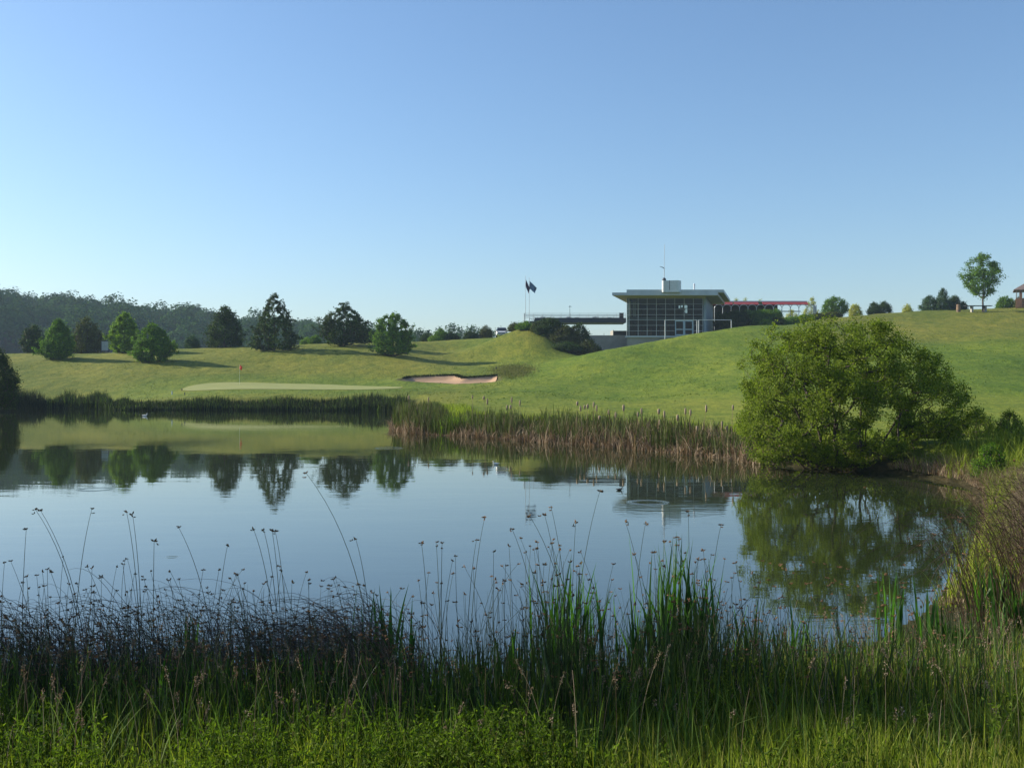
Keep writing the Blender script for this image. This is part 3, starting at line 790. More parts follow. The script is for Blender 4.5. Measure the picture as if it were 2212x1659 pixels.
bush('dark shrub ending the thicket beside the concrete wall', 1250, 760, 151, 698, 33, 'leaf_dark', 45, G4, nt=380, per=34, lobes=.08)
bush('low dark shrub at the foot of the concrete wall', 1272, 772, 147, 738, 34, 'leaf_brown', 46, G4, nt=260, lobes=.08)
bush('low dark shrub at the foot of the mound thicket', 1222, 772, 146, 742, 36, 'leaf_dark', 47, G4, nt=260, lobes=.08)

# big dark shrub cut by the left picture edge, at the waterline
bush('large dark shrub at the water edge, cut off at the far left', -22, 890, 90, 742, 58, 'leaf_dark', 50, None, z0=0.2, nt=520, leaf=.16, per=40, sig=.2)

bush('leafy willow shrub added out of view left of the near bank to shade it', -894, 0, 8.6, -60, 500, 'leaf_mid', 51, None, z0=0.1, nt=420, leaf=.09, per=60, sig=.12, sx=(1, 1), trunk=.06)  # unseen shrub added so its shadow falls on the lower left bank

def bunker_edge():
    rng = np.random.default_rng(3); n = 5200
    c0 = P(1108, 0, 127)[:2]; x = c0[0] + rng.normal(0, 1.35, n); y = c0[1] + rng.normal(0, 4.2, n)
    k = sdist(x, y, BUNK) > .05; x, y = x[k], y[k]
    m = MB(); blades(rng, np.column_stack((x, y, H(x, y, False))), rng.uniform(.10, .32, len(x)), .05, rng.uniform(0, 6.28, len(x)), rng.uniform(.1, .6, len(x)), m, 3)
    tag(m.build('rough_grass', M['rough']), 'long yellowish rough grass on the hump right of the bunker', 'grass', kind='stuff')
    B_ = BUNK[1:9]; q = rng.uniform(0, len(B_) - 1, 2600); i = q.astype(int); f = (q - i)[:, None]; p = B_[i] * (1 - f) + B_[i + 1] * f + rng.normal(0, .12, (2600, 2)) + np.array((0, .25))
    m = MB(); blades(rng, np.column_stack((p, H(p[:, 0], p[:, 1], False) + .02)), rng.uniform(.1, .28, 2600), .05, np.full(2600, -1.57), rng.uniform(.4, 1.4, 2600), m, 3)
    tag(m.build('lip_shade_grass', M['reed_shade']), 'overhanging grass along the far lip of the bunker, coloured dark for the lip shade', 'grass', kind='stuff')  # dark blades stand in for the shade under the bunker lip
bunker_edge()

# ------------------------------------------------------------------ right hand skyline
G5 = 'shrubs and small trees on the right skyline'
def rc(lb, X, Yt, wd, mt, sd, d=168, **kw): return bush(lb, X, 0, d, Yt, wd, mt, sd, G5, **kw)
rc('pale yellow-green tree behind the right end of the arcade', 1752, 643, 18, 'leaf_yellow', 60, 200, nt=140, name='small_tree', cat='tree')
rc('spreading dark green tree with a visible stem right of the arcade', 1805, 643, 28, 'leaf_mid', 61, 172, nt=260, name='small_tree', cat='tree',
   prof=[(0.15, 12), (0.35, 25), (0.6, 29), (0.85, 20), (1, 6)])
rc('bright yellow bush just right of the spreading tree', 1847, 658, 14, 'leaf_yellow', 62, 176, nt=90)
rc('left one of the twin dark green round bushes', 1889, 655, 13, 'leaf_dark', 63, 172)
rc('right one of the twin dark green round bushes', 1910, 653, 16, 'leaf_dark', 64, 173)
rc('small bright yellow bush alone between the twin bushes and the conifers', 1960, 659, 10, 'leaf_yellow', 65, 176, nt=60)
rc('slim pointed conifer, tallest of the conifer group left of the litter bin', 2037, 624, 17, 'leaf_bluish', 66, 170, nt=200, name='conifer', cat='tree', prof=[(0.02, 17), (0.3, 16), (0.6, 10), (0.85, 5), (1, 1.5)], spikes=.2)
rc('low spreading conifer at the left end of the conifer group', 2008, 640, 18, 'leaf_bluish', 67, 171, nt=160, name='conifer', cat='tree', spikes=.25)
rc('conifer between the tallest one and the litter bin', 2062, 640, 14, 'leaf_dark', 68, 171, nt=140, name='conifer', cat='tree', spikes=.25)
rc('small conifer peeping out right of the litter bin', 2080, 655, 8, 'leaf_dark', 69, 169, nt=60, name='conifer', cat='tree')
rc('leafy bush between the lone tree and the pavilion', 2172, 642, 20, 'leaf_mid', 70, 170, nt=180)
rc('orange-green bush against the brick corner of the pavilion', 2201, 645, 8, 'leaf_brown', 71, 163.5, nt=60)
rc('yellowish bush seen through the last arches', 1712, 670, 22, 'leaf_yellow', 72, 205, nt=120)
for i, (X, Yt) in enumerate(((1590, 643), (1609, 644), (1640, 647))):
    rc(['pale yellow tree top left of the pair above the arcade roof', 'pale yellow tree top right of the pair above the arcade roof', 'small pale tree top above the middle of the arcade roof'][i],
       X, Yt, 9, 'leaf_yellow', 75 + i, 215, nt=70, name='small_tree', cat='tree')

def maple():
    x, y, z = at_ground(2123, 157)
    top = CAM_H + (YH - 549) / F * 157
    px = 157 / F
    tree('lone_maple', 'lone round-headed tree with a thin bare trunk beside the long bench', 'tree', (x, y, z), top - z,
         [(0.28, 12 * px), (0.34, 28 * px), (0.45, 38 * px), (0.6, 42 * px), (0.75, 37 * px), (0.9, 24 * px), (1, 7 * px)], 'leaf_mid', 80, None,
         nt=230, leaf=.26, per=36, sig=.25, trunk=.15, lobes=.10, flat=.3, spikes=.05, shell=.35)
maple()

G6 = 'hedges in front of the arcade'
for i, (X, Yt, wd, mt, lb, d) in enumerate([
        (1566, 676, 24, 'leaf_dark', 'hedge shrub next to the clubhouse side wall, coloured dark for shadow', 172), (1594, 672, 26, 'leaf_dark', 'round hedge shrub second from the clubhouse, coloured dark for shadow', 173),  # shadow on the left end of the hedge put into its dark leaf colour
        (1628, 672, 26, 'leaf_mid', 'olive hedge shrub in the middle of the arcade', 174), (1664, 670, 26, 'leaf_mid', 'olive clipped hedge shrub ending before the open arches', 175),
        (1685, 690, 20, 'leaf_brown', 'low olive shrub under the open arches', 170), (1712, 688, 20, 'leaf_mid', 'low green shrub under the last arch', 169),
        (1744, 684, 20, 'leaf_mid', 'low green shrub in front of the trellis end', 170), (1772, 680, 18, 'leaf_brown', 'low olive shrub below the spreading tree', 170),
        (1655, 694, 14, 'leaf_bright', 'small pale shrub low in front of the olive hedge', 168), (1800, 680, 16, 'leaf_brown', 'smallest low olive shrub at the right end of the row', 170)]):
    bush(lb, X, 0, d, Yt, wd, mt, 90 + i, G6, nt=240, lobes=.05, per=40, leaf=.24, prof=[(0.02, wd * .95), (0.5, wd), (0.85, wd * .9), (1, wd * .55)])

# ------------------------------------------------------------------ clubhouse
def clubhouse():
    D0 = 165.0
    fx = lambda X, d=D0: (X - CX) / F * d
    fz = lambda Y, d=D0: CAM_H - (Y - YH) / F * d
    X0 = lambda zx: 1098.8 + 0.2398 * zx        # columns measured in an enlarged crop
    Y0 = lambda zy: 515.3 + 0.2398 * zy
    root = empty('clubhouse', (fx(1353), D0, 8.0), 'two storey glass fronted clubhouse with a wide flat grey roof on the hill', 'building')
    ox, oy, oz = root.location
    def B(): return MB()
    sk = 0.277                                  # the side walls run back and to the right
    def box(mb, x0, x1, y0, y1, z0, z1, s=True):
        """skewed box in world coordinates made local to the root"""
        v = [(x + (sk * (y - D0) if s else 0) - ox, y - oy, z - oz) for z in (z0, z1) for y in (y0, y1) for x in (x0, x1)]
        return mb.add(v, [(0, 2, 3, 1), (4, 5, 7, 6), (0, 1, 5, 4), (2, 6, 7, 3), (0, 4, 6, 2), (1, 3, 7, 5)])
    xl, xr = fx(X0(1064)), fx(X0(1752))
    xw = fx(X0(1778))
    zb, zt = fz(Y0(878)), fz(Y0(536))
    # plinth and sill
    m = B(); box(m, xl + .05, xw - .05, D0 + 0.05, D0 + 15, 7.0, zb - .25); m.build('plinth', M['concrete'], root)
    m = B(); box(m, xl - .25, xw + .1, D0 - .25, D0 + 15.05, zb - .248, zb - .01); m.build('sill', M['roof_metal'], root)
    # glazed front: one window per bay
    xs = [X0(v) for v in (1064, 1085, 1166, 1247, 1330, 1413, 1496, 1580, 1663, 1747)]
    ys = [Y0(v) for v in (541, 590, 638, 687, 735, 783, 832, 878)]
    door_cols = (6, 7)
    for i in range(9):
        a, b = fx(xs[i]), fx(xs[i + 1])
        zlo = zb
        m = B(); t = .024
        rows = [fz(v) for v in ys]
        if i in door_cols: rows = rows[:5]; zlo = rows[4]
        # upright at the left of the bay, rails across
        box(m, a - t, a + t, D0 - .10, D0 + .02, zlo, zt, False)
        for r in rows: box(m, a + t + .002, b - t - .002, D0 - .07, D0 + .01, r - .02, r + .02, False)
        if i == 8: box(m, b - t, b + t, D0 - .10, D0 + .02, zb, zt, False)
        fr = m
        g = B(); g.add([(a - ox, D0 - .03 - oy, zlo - oz), (b - ox, D0 - .03 - oy, zlo - oz), (b - ox, D0 - .03 - oy, zt - oz), (a - ox, D0 - .03 - oy, zt - oz)], [(0, 1, 2, 3)])
        win = g.build('window', M['glass'], root)
        fr.build('window_frame', M['white_metal'], win)
    # doors
    xd = [X0(1496), X0(1580), X0(1663)]
    zd = fz(Y0(735)); zfl = fz(Y0(878)) + .05
    for k in range(2):
        a, b = fx(xd[k]), fx(xd[k + 1])
        m = B(); w_ = .17
        aa, bb = (a + .04, b - .01) if k == 0 else (a + .01, b - .04)
        box(m, aa, aa + w_, D0 - .13, D0 + .03, zfl, zd, False); box(m, bb - w_, bb, D0 - .13, D0 + .03, zfl, zd, False)
        for (q0, q1) in ((zd - .25, zd - .002), (zfl + .95, zfl + 1.1), (zfl, zfl + .22)): box(m, aa + w_ + .001, bb - w_ - .001, D0 - .12, D0 + .02, q0, q1, False)
        dr = m.build('door', M['blue_frame'], root)
        g = B(); g.add([(aa - ox, D0 - .04 - oy, zfl - oz), (bb - ox, D0 - .04 - oy, zfl - oz), (bb - ox, D0 - .04 - oy, zd - oz), (aa - ox, D0 - .04 - oy, zd - oz)], [(0, 1, 2, 3)])
        g.build('pane', M['glass'], dr)
        h = B(); hx = bb - w_ * .5 if k == 0 else aa + w_ * .5
        h.tube([(hx - ox, D0 - .19 - oy, zfl + .85 - oz), (hx - ox, D0 - .19 - oy, zfl + 1.25 - oz)], .02, 6); h.build('handle', M['white_metal'], dr)
    # side walls, back wall with window holes, floors
    m = B(); box(m, xr + .05, xw, D0, D0 + 15, zb, zt + .3)
    m.build('side_wall', M['side_panel'], root)
    m = B()
    for yy in np.arange(D0 + 1.5, D0 + 14, 2.4): box(m, xl - .02, xl + .05, yy, yy + .12, zb, zt)
    for r in ys[1:-1]: box(m, xl - .01, xl + .04, D0 + .03, D0 + 14.9, fz(r) - .03, fz(r) + .03)
    m.build('side_mullion', M['white_metal'], root)
    m = B(); v = [(xl - ox, .04, zb - oz), (xl + sk * 15 - ox, 15, zb - oz), (xl + sk * 15 - ox, 15, zt - oz), (xl - ox, .04, zt - oz)]
    m.add(v, [(0, 1, 2, 3)]); m.build('side_window', M['glass'], root)
    # back wall: holes where the sky is seen through the building
    db = D0 + 14.9
    bx = lambda zx: fx(X0(zx), db) - sk * 14.9
    bz = lambda zy: fz(Y0(zy), db)
    holes = [(1530, 1545, 604, 628), (1552, 1568, 598, 622), (1583, 1609, 598, 628), (1590, 1609, 632, 672), (1583, 1588, 650, 664)]
    hx = sorted(set([xl] + [bx(h[0]) for h in holes] + [bx(h[1]) for h in holes] + [xw]))
    m = B()
    for a, b in zip(hx[:-1], hx[1:]):
        cuts = sorted([(bz(h[3]), bz(h[2])) for h in holes if bx(h[0]) <= a + 1e-6 and bx(h[1]) >= b - 1e-6])
        z = zb
        for c0, c1 in cuts:
            box(m, a, b, db, db + .2, z, c0); z = c1
        box(m, a, b, db, db + .2, z, zt + .3)
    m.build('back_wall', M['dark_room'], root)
    m = B(); box(m, xl + .12, xl + .3, D0 + 1.7, db - .02, zb + .031, zt); m.build('light_block_wall', M['dark_room'], root)  # inner wall added to block sun coming through the side glass
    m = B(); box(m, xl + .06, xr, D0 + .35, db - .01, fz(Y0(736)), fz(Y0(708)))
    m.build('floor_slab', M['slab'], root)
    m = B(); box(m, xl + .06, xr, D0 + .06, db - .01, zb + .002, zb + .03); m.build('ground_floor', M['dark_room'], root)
    m = B()
    for xx in (1098, 1128, 1143):
        m = B(); box(m, fx(X0(xx)), fx(X0(xx + 12)), D0 + 1.2, D0 + 1.35, fz(Y0(700)), fz(Y0(560)), False); m.build('curtain', M['curtain'], root)
    for q in range(5):
        m = B(); box(m, fx(X0(1290)), fx(X0(1400)), D0 + 5 + q * 1.9, D0 + 5.3 + q * 1.9, fz(Y0(568)) - .1, fz(Y0(560))); m.build('ceiling_beam', M['slab'], root)
    for xx, ww, hh in ((1100, 60, 1.0), (1200, 90, .8), (1380, 90, 1.8), (1440, 22, 2.1), (1270, 40, 1.3), (1680, 50, 1.2)):
        m = B(); box(m, fx(X0(xx)), fx(X0(xx + ww)), D0 + 2.2, D0 + 3.0, zb + .031, zb + hh, False); m.build('counter', M['brick'], root)
    # roof: two slabs with a deep overhang, and the soffit under them
    dr_ = 162.0
    rx = lambda zx: fx(X0(zx), dr_) + sk * 3
    rz = lambda zy: fz(Y0(zy), dr_)
    zA0, zA1, zB1 = rz(512), rz(487), rz(461)
    m = B(); box(m, rx(932), rx(1885), dr_, dr_ + 17.5, zA0, zA1 - .002); m.build('roof', M['roof_metal'], root)
    m = B(); box(m, rx(1062), rx(1938), dr_ + .01, dr_ + 18.0, zA1, zB1); m.build('upper_roof', M['roof_metal'], root)
    m = B(); box(m, rx(936), rx(1880), dr_ + .06, dr_ + 17.4, zA0 - .03, zA0 - .004); m.build('soffit', M['soffit'], root)
    m = B(); box(m, xl, xw, D0 - .12, D0 + 14.9, zt + .002, zA0 - .032); m.build('header', M['soffit'], root)
    m = B(); box(m, rx(1890), rx(1934), dr_ + .08, dr_ + 17.9, zA1 - .03, zA1 - .003); m.build('upper_soffit', M['soffit'], root)
    # rounded roof drum with flue, mast and vane
    dc = 161.8
    c0, c1 = fx(X0(1380), dc), fx(X0(1560), dc); z0, z1 = fz(Y0(486), dc), fz(Y0(381), dc)
    r = (fx(X0(1422), dc) - c0) / 2
    pts = [(c0 + r + r * math.cos(t), dc + r * math.sin(t)) for t in np.linspace(math.pi * .5, math.pi * 1.5, 10)]
    pts = pts + [(c0 + r + .02, dc - r * .7)] + [(c1 - 1.0 + 1.0 * math.cos(t), dc + .75 + 1.4 * math.sin(t)) for t in np.linspace(-math.pi * .5, math.pi * .5, 14)]
    n = len(pts)
    m = B(); v = [(x - ox, y - oy, z - oz) for z in (z0, z1) for x, y in pts]
    m.add(v, [(i, (i + 1) % n, n + (i + 1) % n, n + i) for i in range(n)]); m.add(v[n:], [list(range(n))])
    drum = m.build('roof_drum', M['white_metal'], root, smooth=False)
    m = B(); sx = fx(X0(1450), dc - .7)
    box(m, sx - .04, sx + .04, dc - .69, dc - .655, z0 + .3, z1 - .01, False); m.build('seam', M['dark_metal'], drum)
    m = B(); cx_ = c0 + r; m.ball((cx_ - ox, dc - oy, z1 - oz + .16), r * .85, 12, 8, (1, 1, 1.05)); m.build('flue_cap', M['dark_metal'], root, True)
    m = B(); zz = fz(Y0(55), dc); m.tube([(cx_ - ox, dc - oy, z1 - oz + .3), (cx_ - ox, dc - oy, fz(Y0(270), dc) - oz)], .055, 6)
    m.tube([(cx_ - ox, dc - oy, fz(Y0(270), dc) - oz), (cx_ - ox + .05, dc - oy, zz - oz)], .033, 6); mast = m.build('mast', M['grey_metal'], root)
    m = B(); zv = fz(Y0(272), dc) - oz; vx = cx_ - ox
    m.add([(vx - .72, -3.2, zv + .28), (vx - .30, -3.2, zv + .17), (vx, -3.2, zv - .05), (vx + .12, -3.2, zv - .02), (vx - .02, -3.2, zv + .12), (vx - .28, -3.2, zv + .28),
           (vx - .72, -3.14, zv + .34), (vx - .30, -3.1, zv + .2), (vx, -3.1, zv - .03), (vx + .12, -3.1, zv), (vx - .02, -3.1, zv + .14), (vx - .28, -3.1, zv + .3)],
          [(0, 1, 2, 3, 4, 5), (11, 10, 9, 8, 7, 6)])
    m.add([(vx - .72, -3.2, zv + .28), (vx - .30, -3.2, zv + .17), (vx, -3.2, zv - .05), (vx + .12, -3.2, zv - .02), (vx - .02, -3.2, zv + .12), (vx - .28, -3.2, zv + .28),
           (vx - .72, -3.14, zv + .34), (vx - .30, -3.1, zv + .2), (vx, -3.1, zv - .03), (vx + .12, -3.1, zv), (vx - .02, -3.1, zv + .14), (vx - .28, -3.1, zv + .3)],
          [(i, 6 + i, 6 + (i + 1) % 6, (i + 1) % 6) for i in range(6)])
    m.build('weather_vane', M['dark_metal'], mast)
    m = B(); px_ = fx(X0(1672), 166) - ox; pz = fz(Y0(461), 166) - oz
    m.tube([(px_, 1, pz - .3), (px_, 1, pz + .75)], .13, 10); m.ball((px_, 1, pz + .85), .17, 10, 6); m.build('vent_pipe', M['white_metal'], root, True)
    m = B(); px_ = fx(X0(1824), 166) - ox; m.tube([(px_, 1, pz - .3), (px_, 1, pz + .55)], .02, 5); m.build('aerial', M['grey_metal'], root)
clubhouse()

def frame_rail(label, X1, X2, Yt, d, extra=(), bars=1):
    """white tubular rail standing on the grass"""
    x1, x2 = (X1 - CX) / F * d, (X2 - CX) / F * d
    zt = CAM_H - (Yt - YH) / F * d
    z1, z2 = hz(x1, d), hz(x2, d)
    r = empty('metal_rail', (x1, d, z1), label, 'railing', 'white metal rails at the clubhouse entrance')
    for x, z in ((x1, z1), (x2, z2)):
        m = MB(); m.tube([(x - x1, 0, z - z1 - .1), (x - x1, 0, zt - z1)], .06, 8); m.build('post', M['white_metal'], r, True)
    m = MB()
    for b in range(bars): m.tube([(0.0, 0, zt - z1 - b * .5), (x2 - x1, 0, zt - z1 - b * .5)], .045, 8)
    m.build('top_bar', M['white_metal'], r, True)
frame_rail('left white metal rail in front of the glass doors', 1436.5, 1505.5, 691.5, 157)
frame_rail('right white metal rail running from the doors past the clubhouse side', 1509.5, 1579.6, 691.5, 157.5)

# concrete wall under the terrace and the low building behind it
def wall():
    d = 168.5
    x0, x1 = (1268 - CX) / F * d, (1357 - CX) / F * d
    zt = CAM_H - (724.5 - YH) / F * d
    m = MB(); m.box(x0, x1, d, d + .4, 5.5, zt); o = m.build('concrete_wall', M['concrete'])
    tag(o, 'weathered grey concrete retaining wall below the terrace', 'wall')
    d = 190.0; x0, x1 = (1324 - CX) / F * d, (1362 - CX) / F * d; z0 = 8.6; zt = CAM_H - (716 - YH) / F * d
    r = empty('low_shed', (x0, d, z0), 'low dark shed with a pale edge behind the concrete wall', 'shed')
    m = MB(); m.box(.15, x1 - x0, 0, 5, 0, zt - z0); m.build('wall', M['dark_room'], r)
    m = MB(); m.box(0, .147, -.1, 5.1, 0, zt - z0 + .25); m.build('end_wall', M['concrete'], r)
    m = MB(); m.box(.15, x1 - x0 + .2, -.2, 5.2, zt - z0 + .002, zt - z0 + .12); m.build('roof', M['concrete'], r)
    d = 168.6; x0 = (1305 - CX) / F * d
    m = MB(); m.tube([(x0, d + .2, CAM_H - (725 - YH) / F * d), (x0, d + .2, CAM_H - (720 - YH) / F * d)], .03, 6); o = m.build('post', M['dark_metal'])
    tag(o, 'thin short post standing on top of the concrete wall', 'post')
wall()

# ------------------------------------------------------------------ terrace
TD = 168.0
def tx(X, d=TD): return (X - CX) / F * d
def tz(Y, d=TD): return CAM_H - (Y - YH) / F * d
def terrace():
    z0, z1, zr = tz(697.6), tz(686.8), tz(677.0)
    x0, x1 = tx(1132.5), tx(1352.5)
    r = empty('terrace', (x0, TD, z0), 'long dark raised terrace reaching from the clubhouse to the mound', 'terrace')
    L = x1 - x0; h = z1 - z0
    xs = tx(1155) - x0
    m = MB(); m.box(xs, L, 0, .25, 0.0, h); m.box(xs, L, 4.3, 4.55, 0, h); m.box(0, L, .251, 4.299, 0.05, .22); m.box(0, xs - .001, 0, .25, 0.0, .3); m.build('deck', M['dark_metal'], r)
    top = zr - z0
    for yy in (.1, 4.42):
        m = MB()
        for q in (0.0, .22, .44): m.tube([(0.02, yy, top - q), (L - .05, yy, top - q)], .024, 5)
        m.build('railing', M['grey_metal'], r)
    for yy in (.1, 4.42):
        for k in range(12):
            m = MB(); x = .05 + k * (L - .15) / 11; m.tube([(x, yy, .3 if x < xs else h - .05), (x, yy, top)], .025, 5); m.build('railing_post', M['grey_metal'], r)
    m = MB(); m.box(-.06, .06, 0.0, 4.5, -.05, top); m.build('end_panel', M['board'], r)
    for xx in (1.4, 5.0):
        m = MB(); m.box(xx, xx + .35, 1.0, 3.5, -2.6, .049); m.build('pillar', M['concrete'], r)
    fl = z0 + .24
    # dark box by the clubhouse
    b = empty('service_box', (tx(1339), TD + .6, fl), 'dark square cabinet on the terrace next to the clubhouse', 'cabinet')
    m = MB(); m.box(0, tx(1348) - tx(1339), 0, .5, 0, tz(676) - fl); m.build('body', M['dark_metal'], b)
    m = MB(); m.box(-.03, tx(1348) - tx(1339) + .03, -.03, .53, tz(676) - fl + .002, tz(676) - fl + .05); m.build('lid', M['dark_metal'], b)
    fl2 = z1 - .55                              # terrace floor, railings in front of it
    GT = 'tables on the terrace'; GC = 'chairs on the terrace'
    tabs = [1173, 1186, 1209, 1229, 1247, 1267, 1287, 1318]
    chairs = [(1147, 1), (1152, -1), (1165, 1), (1193, -1), (1200, 1), (1216, 1), (1222, -1), (1240, 1), (1297, 1), (1301, -1), (1309, 1), (1326, -1)]
    def table(X, y, lab):
        t = empty('terrace_table', (tx(X), TD + y, fl2), lab, 'table', GT)
        m = MB(); m.tube([(0, 0, .72), (0, 0, .76)], .5, 14); m.build('table_top', M['grey_metal'], t)
        m = MB(); m.tube([(0, 0, 0.03), (0, 0, .719)], .035, 6); m.build('leg', M['grey_metal'], t)
        m = MB(); m.tube([(0, 0, 0), (0, 0, .028)], .22, 10); m.build('foot', M['grey_metal'], t)
    def chair(X, y, s, lab):
        t = empty('terrace_chair', (tx(X), TD + y, fl2), lab, 'chair', GC)
        m = MB(); m.box(-.22, .22, -.22, .22, .43, .46); m.build('seat', M['dark_metal'], t)
        m = MB()
        for q in (-.2, 0, .2): m.tube([(-.2 * s, q, .462), (-.27 * s, q, .85)], .014, 5)
        m.tube([(-.27 * s, -.22, .86), (-.27 * s, .22, .86)], .018, 5); m.build('backrest', M['dark_metal'], t)
        for a in (-.19, .19):
            for c_ in (-.19, .19):
                m = MB(); m.tube([(a * 1.15, c_ * 1.15, 0), (a, c_, .428)], .016, 5); m.build('leg', M['dark_metal'], t)
    for i, X in enumerate(tabs):
        table(X, 1.3 + (i % 3) * .9, 'small round terrace table, number %s from the glass end of the terrace' % ['one', 'two', 'three', 'four', 'five', 'six', 'seven', 'eight'][i])
    wd = ['leftmost', 'second from left', 'third from left', 'fourth from left', 'fifth from left', 'sixth from left', 'sixth from right', 'fifth from right', 'fourth from right', 'third from right', 'second from right', 'rightmost']
    for i, (X, s) in enumerate(chairs): chair(X, 1.2 + (i * 5 % 4) * .7, s, 'dark slatted terrace chair behind the railing, %s of all' % wd[i])
    # lamp with a small vane
    p = empty('lamp_post', (tx(1232.5), TD + 2.2, fl2), 'thin pole with a small winged lamp rising above the terrace railing', 'lamp post')
    H_ = tz(661) - fl2
    m = MB(); m.tube([(0, 0, 0), (0, 0, H_)], .03, 6); m.build('pole', M['dark_metal'], p)
    m = MB(); m.add([(-.22, -.1, H_ - .02), (0, -.12, H_ + .16), (.32, -.1, H_ + .0), (.05, -.1, H_ + .03), (-.22, .1, H_ - .02), (0, .12, H_ + .22), (.32, .1, H_ + .0), (.05, .1, H_ + .06)],
                    [(0, 3, 2, 1), (4, 5, 6, 7), (0, 1, 5, 4), (1, 2, 6, 5), (2, 3, 7, 6), (3, 0, 4, 7)]); m.build('lamp_shade', M['dark_metal'], p)
terrace()

def flagpole(label, flab, X, Yt, base, fl, mat, d):
    x = tx(X, d); zt = tz(Yt, d)
    r = empty('flagpole', (x, d, base), label, 'flagpole', 'flagpoles at the terrace end')
    m = MB(); m.tube([(0, 0, 0), (0, 0, zt - base)], [.05, .028], 8); m.build('pole', M['white_metal'], r)
    m = MB(); m.ball((0, 0, zt - base + .04), .05, 8, 6); m.build('finial', M['white_metal'], r)
    # limp flag: pleated cloth hanging down from the hoist, its fly end drooping
    nu, nv = 14, 10; v = []
    for i in range(nu):
        u = i / (nu - 1)
        for j in range(nv):
            s = j / (nv - 1)
            xx = .05 + u * fl['w'] * (1 - .25 * s) + .03 * math.sin(s * 7)
            zz = zt - base - fl['t'] - s * fl['h'] * (1 - .25 * u) - u * fl['drop']
            v.append((xx, .10 * math.sin(u * 9 + s * 2) * u + .05 * math.sin(s * 5), zz))
    m = MB(); m.add(v, [(i * nv + j, i * nv + j + 1, (i + 1) * nv + j + 1, (i + 1) * nv + j) for i in range(nu - 1) for j in range(nv - 1)])
    f = m.build('flag', M[mat], r, True)
    md = f.modifiers.new('thickness', 'SOLIDIFY'); md.thickness = .01
    f['label'] = flab
flagpole('left taller flagpole with a dark maroon flag hanging limp', 'dark maroon limp flag', 1135.2, 597.5, 9.8, dict(w=.66, t=.45, h=1.35, drop=1.5), 'flag_dark', 166.5)
flagpole('right flagpole with a blue and white flag drooping outward', 'pale blue limp flag', 1143.2, 600.5, 9.8, dict(w=1.2, t=.5, h=1.3, drop=1.15), 'flag_blue', 166.9)

# ------------------------------------------------------------------ arcade wing
def arcade():
    d = 184.0
    A = lambda zx: tx(1515.6 + .137 * zx, d); Z = lambda zy: tz(606.2 + .137 * zy, d)
    base = 12.4
    x0 = A(150); x1 = A(1665)
    r = empty('arcade_wing', (x0, d, base), 'single storey arcade wing with red awnings and round arches beside the clubhouse', 'building')
    def b(m, a, c_, y0, y1, z0, z1): return m.box(a - x0, c_ - x0, y0, y1, z0 - base, z1 - base)
    m = MB(); b(m, x0, x1, 0, 7.0, Z(338), Z(322)); m.build('roof', M['roof_metal'], r)
    m = MB(); b(m, x0, A(1340), 6.2, 6.5, base, Z(340)); m.build('back_wall', M['dark_room'], r)
    m = MB(); b(m, A(1340), x1, 4.2, 4.4, Z(466), Z(452)); m.build('back_beam', M['dark_metal'], r)
    for (a, c_) in ((500, 885), (945, 1660), (150, 480)):
        m = MB(); p, q = A(a) - x0, A(c_) - x0
        zt, zl = Z(339) - base, Z(384) - base
        v = [(p, -.05, zt), (q, -.05, zt), (q, -1.0, zl), (p, -1.0, zl), (p, -.10, zt + .02), (q, -.10, zt + .02), (q, -1.03, zl + .02), (p, -1.03, zl + .02),
             (p, -1.02, zl - .12), (q, -1.02, zl - .12), (p, -.99, zl - .12), (q, -.99, zl - .12)]
        m.add(v, [(0, 1, 2, 3), (4, 7, 6, 5), (7, 8, 9, 6), (3, 2, 11, 10), (0, 3, 7, 4), (1, 5, 6, 2)]); m.build('awning', M['awning'], r)
    cs = [250, 380, 510, 643, 775, 907, 1040, 1175, 1307, 1440, 1573, 1700]
    for i, cx_ in enumerate(cs):
        xc = A(cx_) - x0; R = (A(66) - A(0)); zs = Z(447) - base
        pts = [(xc + R * math.cos(t), -1.1 if i < 11 else -1.1, zs + R * .92 * math.sin(t)) for t in np.linspace(0, math.pi, 15)]
        m = MB(); m.tube(pts, .06, 6, False); m.build('arch', M['grey_metal'], r)
    for cx_ in [c_ - 66 for c_ in cs] + [1766]:
        m = MB(); xx = A(cx_) - x0; m.tube([(xx, -1.1, 0), (xx, -1.1, Z(447) - base)], .065, 6); m.build('column', M['grey_metal'], r)
    m = MB()
    for q in range(9): xx = A(1655 + q * 14) - x0; m.tube([(xx, -1.0, .2), (xx, -1.0, Z(430 - 30 * math.sin(math.pi * (q + .5) / 9)) - base)], .018, 4)
    for q in range(10): zz = .4 + q * .3; m.tube([(A(1640) - x0, -1.02, zz), (A(1766) - x0, -1.02, zz)], .018, 4)
    m.build('trellis', M['white_metal'], r)
    m = MB(); xx = A(1780) - x0; m.box(xx - .1, xx + .12, -.9, .5, .5, Z(390) - base); m.build('end_post', M['white_metal'], r)
arcade()

